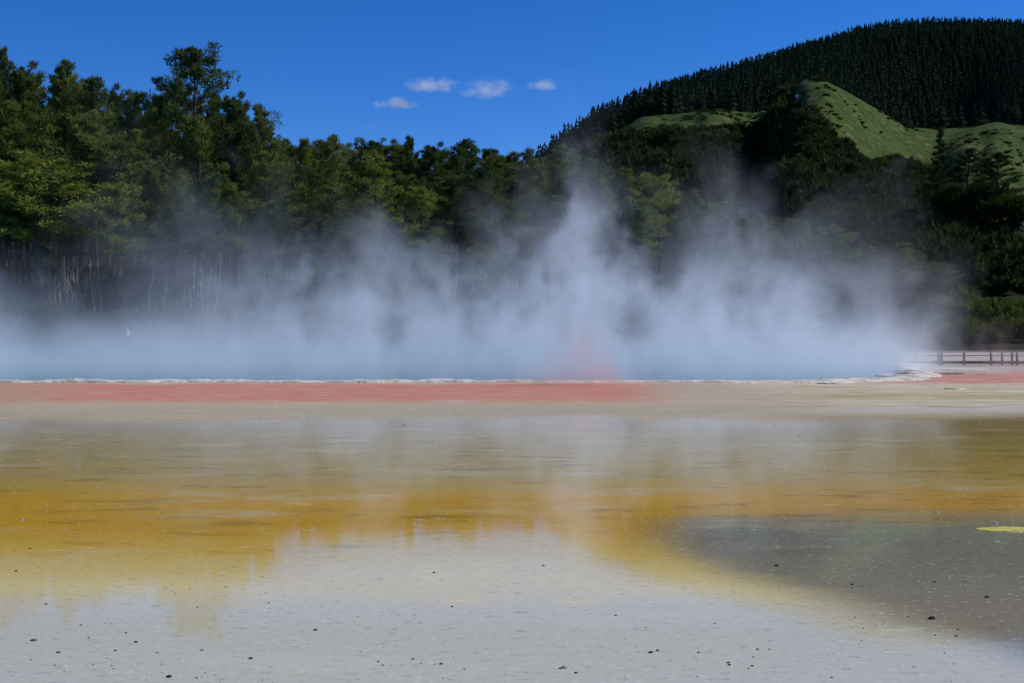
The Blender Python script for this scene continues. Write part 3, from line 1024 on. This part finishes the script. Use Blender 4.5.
def pebble(u, y, wpx, me, label, group=None, name='pebble'):
    x, Y = on_ground(u, y)
    o = obj(name, me)
    s = wpx / 2 / F * Y
    o.location = (x, Y, s * 0.18)
    o.scale = (s, s, s)
    o.rotation_euler = (0, 0, random.uniform(-0.5, 0.5))
    return tag(o, label, 'pebble', group)


for (u, y, w, kind, lab) in [
        (933, 619.5, 8.5, 'd', 'small black stone with a humped top, on olive wet ground at right'),
        (988, 598, 5.5, 'd', 'flat black stone at right, on the edge of the dark wet patch'),
        (565, 669, 7.5, 'w', 'largest pale stone, standing beside a small dark one at the bottom middle'),
        (576, 674, 4.0, 'd', 'small dark stone just beside the largest pale stone'),
        (21, 520, 4.0, 'w', 'white lump on the ochre mud near the left edge'),
        (29, 549, 3.0, 'd', 'tiny dark stone on the lower margin of the ochre mud at left'),
        (777, 566.5, 4.6, 'd', 'dark stone in the shaded green-grey water right of the middle'),
        (651, 653.5, 5.0, 'd', 'black pebble, left of a close pair on the grey flat'),
        (658, 651.5, 3.6, 'd', 'black pebble, right of a close pair on the grey flat'),
        (57, 653.5, 4.2, 'd', 'round dark pebble near the bottom left corner, alone on pale mud'),
        (33, 641.5, 7.0, 'g', 'long flat grey chip near the bottom left corner'),
        (168, 678, 6.0, 'd', 'flat dark chip at the bottom edge, left of the middle'),
        (441, 665, 4.2, 'd', 'dark pebble with a white crumb at its left, bottom middle'),
        (435, 665.5, 3.4, 'w', 'white crumb touching a dark pebble, bottom middle'),
        (315, 631, 4.2, 'd', 'lone dark pebble on grey mud left of the middle'),
        (135, 643, 4.0, 'd', 'dark pebble with white specks around, lower left'),
        (250, 659.5, 4.4, 'd', 'dark pebble on grey mud between the bottom left and middle'),
        (202, 651, 5.0, 'w', 'white crumb on the tongue of yellow mud, lower left'),
        (997, 524, 4.5, 'w', 'white crumb beside the bright yellow patch at right'),
        (938, 513, 3.8, 'w', 'white crumb on the ochre belt, right side')]:
    pebble(u, y, w, random.choice({'d': DARKS, 'w': WHITES, 'g': GREYS}[kind]), lab)
PEB = [(random.uniform(20, 1000), 683 - 110 * random.random() ** 1.4) for _ in range(11)]
for k in range(170):
    r = random.random()
    y = 683 - 118 * (random.random() ** 1.3)
    u = random.uniform(-5, 1030)
    if k % 2:
        cu, cy = PEB[k % len(PEB)]
        u, y = random.gauss(cu, 26), min(684, max(562, random.gauss(cy, 8)))
    if r < 0.72:
        pebble(u, y, 1.1 + 2.6 * random.random() ** 2.2, random.choice(DARKS), 'tiny dark pebble lying on the pale grey mud flat', 'dark pebbles on the mud flat')
    else:
        pebble(u, y, random.uniform(1.5, 3.2), random.choice(WHITES), 'tiny white crumb of sinter on the pale grey mud flat', 'white crumbs on the mud flat')
for k in range(75):
    y = random.uniform(412, 560)
    pebble(random.uniform(-5, 1030), y, random.uniform(1.2, 2.8), random.choice(WHITES), 'white speck of crust lying on the yellow and olive shallows', 'white specks on the shallows')


def crumbs(name, mat, spec, label, seed):
    rg = np.random.default_rng(seed)
    pts = []
    for (n, ua, ub, ya, yb, s0, s1) in spec:
        u = rg.uniform(ua, ub, n); y = rg.normal((ya + yb) / 2, (yb - ya) / 3.6, n)
        y = np.clip(y, ya, yb)
        Y = CAM_Z * F / (y - HOR)
        s = rg.uniform(s0, s1, n) / 2 / F * Y
        pts.append(np.c_[X_of(u, Y), Y, s])
    P = np.concatenate(pts)
    oct_ = np.array([[1, 0, 0], [0, 0.7, 0], [-1, 0, 0], [0, -0.7, 0], [0.1, 0, 0.6]])
    n = len(P)
    a = rg.random(n) * 6.28
    V = oct_[None] * (0.7 + 0.6 * rg.random((n, 5, 1))) * P[:, 2][:, None, None]
    c, s = np.cos(a)[:, None], np.sin(a)[:, None]
    V = np.stack([V[..., 0] * c - V[..., 1] * s + P[:, 0:1], V[..., 0] * s + V[..., 1] * c + P[:, 1:2], V[..., 2] - 0.002], -1)
    f = np.array([[0, 1, 4], [1, 2, 4], [2, 3, 4], [3, 0, 4]])
    Fc = (np.arange(n)[:, None, None] * 5 + f[None]).reshape(-1, 3)
    o = mesh_np(name, V.reshape(-1, 3), Fc, mat)
    tag(o, label, 'gravel', None, 'stuff')


crumbs('sinter_gravel', M_WHITEROCK, [(900, 230, 680, 404, 419, 0.9, 2.2), (260, 0, 330, 408, 425, 0.6, 1.5), (2600, 0, 1024, 555, 683, 0.5, 1.5), (160, 920, 1024, 552, 585, 0.7, 2.0),
                                        (260, 0, 1024, 425, 560, 0.5, 1.3), (380, 700, 1024, 380, 398, 0.6, 1.8), (200, 640, 1024, 540, 640, 0.6, 1.6)], 'fine pale sinter grit scattered over the flats', 5)
crumbs('dark_gravel', M_GREYROCK, [(2200, 0, 1024, 560, 683, 0.5, 1.5), (500, 250, 680, 405, 417, 0.5, 1.4), (500, 0, 1024, 425, 560, 0.4, 1.2), (300, 700, 1024, 382, 398, 0.5, 1.4)], 'fine dark grit scattered over the flats', 6)

for k, (u, y, Y, w, h, lab) in enumerate([(922, 222, 250, 8, 19, 'pale jagged rock standing in the dark scrub at right'),
                                          (787, 182, 300, 4, 5, 'small white rock on the dark hillside below the knoll'),
                                          (873, 231, 240, 3, 5, 'small grey rock in the scrub left of the jagged one'),
                                          (797, 97, 358, 5, 4, 'white rock on the left brow of the grassy knoll'),
                                          (632, 158, 320, 3, 3, 'white rock on the hillside left, near the steam plume top')]):
    Y = stand_on(u, y + h / 2)
    x = X_of(u, Y)
    s = w / 2 / F * Y
    hh = h / 2 / F * Y
    me = rock_mesh('boulder', 400 + k, M_WHITEROCK if k else M_GREYROCK, 1, 0.9, 1, 2, 0.8)
    o = obj('boulder', me)
    o.location = (x, Y, tz(x, Y) + hh * 0.8)
    o.scale = (s, s, hh)
    o.rotation_euler = (0.1, 0.25, 0.4)
    tag(o, lab, 'rock')


# ------------------------------------------------------------------ boardwalk with railing
M_WOOD = simple_mat('weathered_timber', srgb(182, 166, 150), srgb(136, 124, 112), 2.5, 0.9, 0.4)
M_SHADEWOOD = simple_mat('shade_dark_timber', srgb(112, 100, 90), srgb(80, 72, 64), 2.5, 0.9, 0.4)  # darker timber: the shade below the deck is put into its colour


def box_vq(x0, x1, y0, y1, z0, z1):
    V = np.array([[x0, y0, z0], [x1, y0, z0], [x1, y1, z0], [x0, y1, z0], [x0, y0, z1], [x1, y0, z1], [x1, y1, z1], [x0, y1, z1]], float)
    Q = np.array([[0, 3, 2, 1], [4, 5, 6, 7], [0, 1, 5, 4], [1, 2, 6, 5], [2, 3, 7, 6], [3, 0, 4, 7]])
    return V, Q


def boardwalk():
    Y = 61.3
    k = 0.47
    xa, xb = X_of(911, Y), X_of(1075, Y)
    root = empty('boardwalk', (xa, Y, 0), 0, (k, k, k))
    tag(root, 'timber boardwalk with post and rail fence on the right shore', 'boardwalk')
    L = (xb - xa) / k
    A = Acc()
    nb = int(L / 0.16)
    for q in range(nb):
        A.add(box_vq(q * 0.16, q * 0.16 + 0.145, 0, 1.4, 0.40, 0.45))
    obj('deck', A.mesh('deck', M_WOOD, False), root)
    for y0 in (0.02, 1.30):
        A = Acc(); A.add(box_vq(0, L, y0, y0 + 0.08, 0.16, 0.397)); obj('bearer', A.mesh('bearer', M_SHADEWOOD, False), root)
    for u in [916, 938.5, 941.5, 964, 991, 1002, 1012, 1017, 1030, 1050]:
        x = (X_of(u, Y) - xa) / k
        w = 0.10 if u not in (938.5, 941.5) else 0.12
        top = 1.35 + (0.15 if u in (938.5, 941.5, 991) else 0)
        A = Acc(); A.add(box_vq(x - w, x + w, -0.16, 0.015, -0.1, top)); obj('post', A.mesh('post', M_WOOD, False), root)
    for z in (1.02,):
        A = Acc(); A.add(box_vq(0.3, L, -0.215, -0.163, z - 0.05, z + 0.05)); obj('rail', A.mesh('rail', M_WOOD, False), root)


boardwalk()


# ------------------------------------------------------------------ person on the far bank
def skin_mesh(name, joints, edges, radii, mat, sub=2, root=0):
    me = bpy.data.meshes.new(name)
    me.from_pydata([tuple(j) for j in joints], edges, [])
    o = bpy.data.objects.new(name, me)
    COL.objects.link(o)
    sk = o.modifiers.new('skin', 'SKIN')
    o.modifiers.new('sub', 'SUBSURF').levels = sub
    for i, r in enumerate(radii):
        d = me.skin_vertices[0].data[i]
        d.radius = r if isinstance(r, tuple) else (r, r)
        d.use_root = (i == root)
    dg = bpy.context.evaluated_depsgraph_get()
    res = bpy.data.meshes.new_from_object(o.evaluated_get(dg))
    bpy.data.objects.remove(o)
    res.name = name
    res.materials.clear()
    res.materials.append(mat)
    for p in res.polygons:
        p.use_smooth = True
    return res


def person():
    x, Y = X_of(128, 149.5), 149.5
    z = Z_of(329.3, Y) - 1.78
    root = empty('person', (x, Y, z), math.radians(25))
    tag(root, 'person in white shirt and pale hat standing on the far bank', 'person')
    skin_m = simple_mat('skin', srgb(196, 148, 120), srgb(176, 126, 100), 4, 0.6, 0.05)
    shirt_m = simple_mat('white_cotton', srgb(226, 226, 228), srgb(204, 206, 212), 5, 0.9, 0.2)
    trs_m = simple_mat('dark_trousers', srgb(52, 56, 70), srgb(40, 42, 52), 5, 0.9, 0.2)
    hat_m = simple_mat('pale_hat', srgb(226, 222, 212), srgb(206, 200, 190), 5, 0.9, 0.2)
    J = [(0, 0, 0.95), (0, 0, 1.12), (0, 0.01, 1.38), (0, 0, 1.50), (0, -0.01, 1.60), (0, -0.015, 1.70),
         (0.19, 0, 1.42), (0.25, -0.02, 1.16), (0.22, -0.14, 0.95), (0.21, -0.19, 0.87),
         (-0.19, 0, 1.42), (-0.27, 0.0, 1.16), (-0.26, -0.08, 0.92), (-0.255, -0.11, 0.84),
         (0.10, 0, 0.90), (0.11, -0.02, 0.50), (0.11, 0.02, 0.08), (0.12, -0.13, 0.04),
         (-0.10, 0, 0.90), (-0.13, -0.03, 0.50), (-0.14, 0.0, 0.08), (-0.16, -0.14, 0.04)]
    Ed = [(0, 1), (1, 2), (2, 3), (3, 4), (4, 5), (2, 6), (6, 7), (7, 8), (8, 9), (2, 10), (10, 11), (11, 12), (12, 13),
          (0, 14), (14, 15), (15, 16), (16, 17), (0, 18), (18, 19), (19, 20), (20, 21)]
    Rr = [(0.15, 0.11), (0.14, 0.10), (0.17, 0.11), 0.055, (0.075, 0.09), (0.07, 0.085), 0.06, 0.045, 0.033, 0.03, 0.06, 0.045, 0.033, 0.03,
          0.085, 0.06, 0.042, 0.035, 0.085, 0.06, 0.042, 0.035]
    obj('body', skin_mesh('body', J, Ed, Rr, skin_m), root)
    Js = [J[0], J[1], J[2], (0, 0, 1.46), J[6], (0.235, -0.01, 1.22), J[10], (-0.25, 0, 1.22)]
    obj('shirt', skin_mesh('shirt', Js, [(0, 1), (1, 2), (2, 3), (2, 4), (4, 5), (2, 6), (6, 7)],
                           [(0.175, 0.135), (0.165, 0.125), (0.195, 0.135), 0.085, 0.085, 0.07, 0.085, 0.07], shirt_m), root)
    Jt = [(0, 0, 1.0), J[14], J[15], (0.11, 0.02, 0.12), J[18], J[19], (-0.14, 0.0, 0.12)]
    obj('trousers', skin_mesh('trousers', Jt, [(0, 1), (1, 2), (2, 3), (0, 4), (4, 5), (5, 6)],
                              [(0.165, 0.125), 0.105, 0.08, 0.065, 0.105, 0.08, 0.065], trs_m), root)
    a = np.linspace(0, 2 * math.pi, 20, endpoint=False)
    prof = [(0.0, 1.83), (0.06, 1.825), (0.098, 1.79), (0.108, 1.725), (0.19, 1.70), (0.19, 1.69), (0.10, 1.70)]
    V = np.concatenate([np.c_[np.cos(a) * r, np.sin(a) * r - 0.015, np.full(20, zz)] for r, zz in prof])
    i = np.arange(20); j = (i + 1) % 20
    obj('hat', mesh_np('hat', V, [np.concatenate([np.stack([k * 20 + i, (k + 1) * 20 + i, (k + 1) * 20 + j, k * 20 + j], 1) for k in range(len(prof) - 1)])], hat_m, True, link=False), root)


person()


# ------------------------------------------------------------------ steam and clouds (volumes)
def volume_object(name, mn, mx, res, field, mat):
    ng = bpy.data.node_groups.new(name, 'GeometryNodeTree')
    ng.interface.new_socket('Geometry', in_out='INPUT', socket_type='NodeSocketGeometry')
    ng.interface.new_socket('Geometry', in_out='OUTPUT', socket_type='NodeSocketGeometry')
    t = NT(ng)
    gi = t.n('NodeGroupInput'); go = t.n('NodeGroupOutput')
    P = t.n('GeometryNodeInputPosition').outputs[0]
    d = field(t, P)
    vc = t.n('GeometryNodeVolumeCube', {'Density': d, 'Background': 0.0, 'Min': mn, 'Max': mx, 'Resolution X': res[0], 'Resolution Y': res[1], 'Resolution Z': res[2]})
    sm = t.n('GeometryNodeSetMaterial', {'Geometry': vc.outputs[0], 'Material': mat})
    t.put(go.inputs[0], sm.outputs[0])
    me = bpy.data.meshes.new(name)
    o = obj(name, me)
    mod = o.modifiers.new('steam', 'NODES')
    mod.node_group = ng
    me.materials.append(mat)
    return o


def vol_mat(name, color, aniso, dens=1.0):
    m, t, out = new_mat(name)
    v = t.n('ShaderNodeVolumePrincipled', {'Color': (*color, 1), 'Density': dens, 'Anisotropy': aniso})
    t.put(out.inputs['Volume'], v.outputs[0])
    return m


def curve(t, x, us_, vals, Yref, scale):
    oz = lambda yy: 3.0 + (338.0 - yy) / F * Yref
    nd = t.n('ShaderNodeFloatCurve')
    c = nd.mapping.curves[0]
    nd.mapping.use_clip = False
    X0, X1 = -90.0, 60.0
    pts = [((X_of(u, Yref) - X0) / (X1 - X0), oz(y) / scale) for u, y in zip(us_, vals)]
    pts = [p for p in pts if 0 <= p[0] <= 1]
    while len(c.points) > 2:
        c.points.remove(c.points[-1])
    c.points[0].location = pts[0]
    c.points[1].location = pts[-1]
    for p in pts[1:-1]:
        c.points.new(*p)
    for p in c.points:
        p.handle_type = 'AUTO_CLAMPED'
    nd.mapping.update()
    xn = t.m('DIVIDE', t.m('SUBTRACT', x, X0), X1 - X0, clamp=True)
    t.put(nd.inputs['Value'], xn)
    return t.m('MULTIPLY', nd.outputs[0], scale)


DU = [-300, -100, 0, 60, 100, 140, 190, 230, 270, 300, 350, 400, 440, 490, 530, 570, 600, 640, 700, 740, 780, 800, 820, 850, 880, 905, 920, 935, 960, 1000]
DY = [320, 310, 290, 298, 330, 330, 290, 300, 276, 250, 252, 262, 268, 264, 242, 212, 222, 236, 250, 240, 244, 274, 300, 306, 288, 276, 308, 335, 362, 372]
TU = [-300, -100, 0, 60, 100, 150, 185, 207, 235, 260, 300, 350, 400, 450, 500, 530, 570, 620, 660, 700, 740, 780, 810, 840, 870, 900, 925, 950, 980, 1015]
TY = [260, 240, 232, 240, 280, 290, 236, 140, 146, 222, 205, 192, 212, 214, 200, 156, 134, 146, 180, 205, 188, 205, 250, 276, 232, 238, 245, 295, 315, 330]


STEAM_D, STEAM_T = 0.054, 0.009


def steam_field(t, P):
    # the plume pattern is laid out on a larger pool, here brought to size
    P = t.v('ADD', t.v('MULTIPLY', P, (1.62, 1.19, 1.62)), (0.0, 34.0, 0.0))
    sp = t.n('ShaderNodeSeparateXYZ', {0: P})
    x, y, z = sp.outputs
    P = t.v('MULTIPLY', P, (1.0, 0.40, 1.0))
    wv = t.v('SUBTRACT', t.noise(P, 0.13, 4.0, 0.6, color=True), (0.5, 0.5, 0.5))
    wx = t.n('ShaderNodeSeparateXYZ', {0: wv}).outputs
    amp = t.m('MINIMUM', t.m('MULTIPLY', z, 0.6), 6.5)
    x2 = t.m('ADD', x, t.m('MULTIPLY', wx[0], amp))
    hd = t.m('MULTIPLY', curve(t, x2, DU, DY, 103.0, 40.0), t.m('ADD', 0.72, t.m('MULTIPLY', t.smooth(t.noise(t.v('MULTIPLY', P, (1, 1, 0.12)), 0.16, 2.0, 0.5), 0.35, 0.65), 0.6)))
    ht = curve(t, x2, TU, TY, 103.0, 40.0)
    P2 = t.v('ADD', t.v('MULTIPLY', P, (1, 0.85, 0.7)), t.v('SCALE', wv, scale=8.0))
    P2 = t.v('ADD', P2, t.v('SCALE', t.v('SUBTRACT', t.noise(P, 0.45, 3.0, 0.6, color=True), (0.5, 0.5, 0.5)), scale=3.2))
    n1 = t.noise(P2, 0.20, 6.0, 0.60)
    n2 = t.noise(t.v('ADD', t.v('MULTIPLY', P, (1.1, 0.8, 0.5)), t.v('SCALE', wv, scale=10.0)), 0.17, 6.0, 0.62)
    td = t.m('DIVIDE', z, t.m('MAXIMUM', hd, 0.5))
    tt = t.m('DIVIDE', z, t.m('MAXIMUM', ht, 0.5))
    low = t.m('SUBTRACT', 1.0, td)
    lowc = t.m('MAXIMUM', low, 0.0)
    dens = t.smooth(t.m('ADD', n1, t.m('MULTIPLY', low, 0.25)), 0.555, 0.635)
    dens = t.m('MULTIPLY', dens, t.m('ADD', 0.13, t.m('MULTIPLY', lowc, 0.90)))
    n3 = t.noise(t.v('ADD', t.v('MULTIPLY', P, (1, 1, 0.55)), t.v('SCALE', wv, scale=5.0)), 0.42, 4.0, 0.6)
    dens = t.m('MULTIPLY', dens, t.m('ADD', 0.22, t.m('MULTIPLY', t.smooth(n3, 0.44, 0.59), 1.45)))
    thin = t.m('MULTIPLY', t.smooth(t.m('ADD', n2, t.m('MULTIPLY', t.m('SUBTRACT', 1.0, tt), 0.15)), 0.535, 0.63), t.smooth(tt, 0.98, 0.45))
    base = t.m('MULTIPLY', t.m('MULTIPLY', t.smooth(z, 4.5, 0.3), t.smooth(n2, 0.36, 0.6)), 0.032)
    thin = t.m('ADD', thin, t.m('DIVIDE', base, STEAM_T))
    d = t.m('ADD', t.m('MULTIPLY', t.m('MULTIPLY', dens, STEAM_D), t.n('ShaderNodeMapRange', {0: x, 1: -30.0, 2: 5.0, 3: 0.42, 4: 1.0}).outputs[0]), t.m('MULTIPLY', thin, STEAM_T))
    # only over the pool: soft front, back and right margin
    xr = t.m('ADD', 24.5, t.m('ADD', t.m('MULTIPLY', t.m('SUBTRACT', y, 88.0), 0.33), t.m('MULTIPLY', t.m('SUBTRACT', n2, 0.5), 22.0)))
    lean = t.m('MULTIPLY', z, 0.08)
    foot = t.m('MULTIPLY', t.m('MULTIPLY', t.smooth(y, 83.8, 88.5), t.smooth(y, 122.0, 106.0)), t.smooth(t.m('SUBTRACT', x, t.m('ADD', xr, lean)), 3.0, -3.0))
    foot = t.m('MULTIPLY', foot, t.smooth(z, 29.0, 24.0))
    return t.m('MULTIPLY', t.m('MULTIPLY', d, foot), 1.75)


M_STEAM = vol_mat('steam', (0.88, 0.93, 1.0), 0.1)
st = volume_object('steam', (-51, 41.5, -0.55), (32, 75, 18.5), (400, 110, 134), steam_field, M_STEAM)
tag(st, 'bank of white steam rising off the hot pool', 'steam', None, 'stuff')


def pink_field(t, P):
    P = t.v('MULTIPLY', P, (2, 2, 2))
    sp = t.n('ShaderNodeSeparateXYZ', {0: P})
    x, y, z = sp.outputs
    n = t.noise(P, 0.5, 4.0, 0.6)
    xc = t.m('ADD', 4.3, t.m('MULTIPLY', t.m('SUBTRACT', t.noise(P, 0.25, 2.0, 0.5), 0.5), 2.5))
    wd = t.m('ADD', 1.0, t.m('DIVIDE', 7.5, t.m('ADD', 1.0, t.m('MULTIPLY', z, 1.7))))
    rx = t.m('DIVIDE', t.m('SUBTRACT', x, xc), wd)
    ry = t.m('DIVIDE', t.m('SUBTRACT', y, 80.0), 2.6)
    r2 = t.m('ADD', t.m('MULTIPLY', rx, rx), t.m('MULTIPLY', ry, ry))
    a = t.m('MULTIPLY', t.smooth(r2, 1.2, 0.0), t.m('MULTIPLY', t.smooth(z, 5.2, 0.2), t.smooth(n, 0.3, 0.65)))
    return t.m('MULTIPLY', a, 0.36)


ps = volume_object('steam', (-3.5, 38.25, -0.55), (8, 41.75, 3), (92, 28, 47), pink_field, vol_mat('pink_steam', (0.90, 0.50, 0.47), 0.1))
tag(ps, 'thin pinkish wisp of vapour over the red mud in the middle', 'steam', None, 'stuff')


def right_wisp(t, P):
    P = t.v('MULTIPLY', P, (2.08, 2.08, 2.08))
    sp = t.n('ShaderNodeSeparateXYZ', {0: P})
    x, y, z = sp.outputs
    n = t.noise(t.v('MULTIPLY', P, (1, 1, 0.5)), 0.45, 4.0, 0.6)
    xc = t.m('ADD', 40.5, t.m('MULTIPLY', t.m('SUBTRACT', t.noise(P, 0.2, 2.0, 0.5), 0.5), 4.0))
    rx = t.m('DIVIDE', t.m('SUBTRACT', x, xc), 2.6)
    a = t.m('MULTIPLY', t.smooth(t.m('MULTIPLY', rx, rx), 1.0, 0.0), t.m('MULTIPLY', t.smooth(z, 5.5, 0.1), t.smooth(n, 0.36, 0.7)))
    ry = t.m('DIVIDE', t.m('SUBTRACT', y, 102.0), 3.5)
    return t.m('MULTIPLY', t.m('MULTIPLY', a, t.smooth(t.m('MULTIPLY', ry, ry), 1.0, 0.0)), 0.28)


rs = volume_object('steam', (16.8, 47.1, -0.55), (22.1, 51, 2.9), (44, 32, 47), right_wisp, vol_mat('shore_steam', (0.86, 0.72, 0.74), 0.1))
tag(rs, 'faint pinkish vapour rising in front of the railing at right', 'steam', None, 'stuff')


def cloud(u, y, wpx, hpx, dens, label, seed):
    """a small cumulus: closed puffy body filled with thin uneven vapour"""
    import bmesh
    Y = 4200.0
    sx, sz = wpx / 2 / F * Y, hpx / 2 / F * Y
    sy = sx * 0.7
    m, t, out = new_mat('cloud_vapour')
    P = t.n('ShaderNodeTexCoord').outputs['Object']
    Q = t.v('DIVIDE', P, (sx, sy, sz))
    sp = t.n('ShaderNodeSeparateXYZ', {0: Q})
    zz = t.m('MULTIPLY', sp.outputs[2], t.n('ShaderNodeMapRange', {0: sp.outputs[2], 1: -0.05, 2: 0.05, 3: 1.6, 4: 1.0}).outputs[0])
    r = t.n('ShaderNodeVectorMath', {0: t.n('ShaderNodeCombineXYZ', {0: sp.outputs[0], 1: sp.outputs[1], 2: zz}).outputs[0]}, operation='LENGTH').outputs['Value']
    n = t.noise(t.v('ADD', t.v('MULTIPLY', P, (1, 1, 1.6)), (seed * 731.0, seed * 97.0, 0)), 0.022, 5.0, 0.6)
    a = t.smooth(t.m('SUBTRACT', t.m('ADD', 0.55, t.m('MULTIPLY', t.m('SUBTRACT', n, 0.5), 2.6)), r), -0.25, 0.75)
    d = t.m('MULTIPLY', a, t.m('MULTIPLY', t.smooth(r, 1.0, 0.8), dens))
    v = t.n('ShaderNodeVolumePrincipled', {'Color': (0.93, 0.95, 1.0, 1), 'Density': d, 'Anisotropy': 0.2})
    t.put(out.inputs['Volume'], v.outputs[0])
    bm = bmesh.new()
    bmesh.ops.create_icosphere(bm, subdivisions=4, radius=1.04)
    for vt in bm.verts:
        vt.co = Vector((vt.co.x * sx, vt.co.y * sy, vt.co.z * sz))
    me = bpy.data.meshes.new('cloud')
    bm.to_mesh(me); bm.free()
    me.materials.append(m)
    o = obj('cloud', me)
    o.location = (X_of(u, Y), Y, Z_of(y, Y))
    tag(o, label, 'cloud')


cloud(396, 105, 54, 16, 0.034, 'small flat white cloud, lowest and leftmost of the little clouds', 1)
cloud(432, 87, 68, 24, 0.017, 'small two-lobed cloud, second from the left', 2)
cloud(486, 91, 72, 32, 0.012, 'largest soft cloud in the middle of the little row', 3)
cloud(543, 86, 48, 17, 0.018, 'small thin cloud nearest the mountain', 4)
cloud(372, 127, 18, 10, 0.010, 'very faint cloud speck just above the trees', 5)
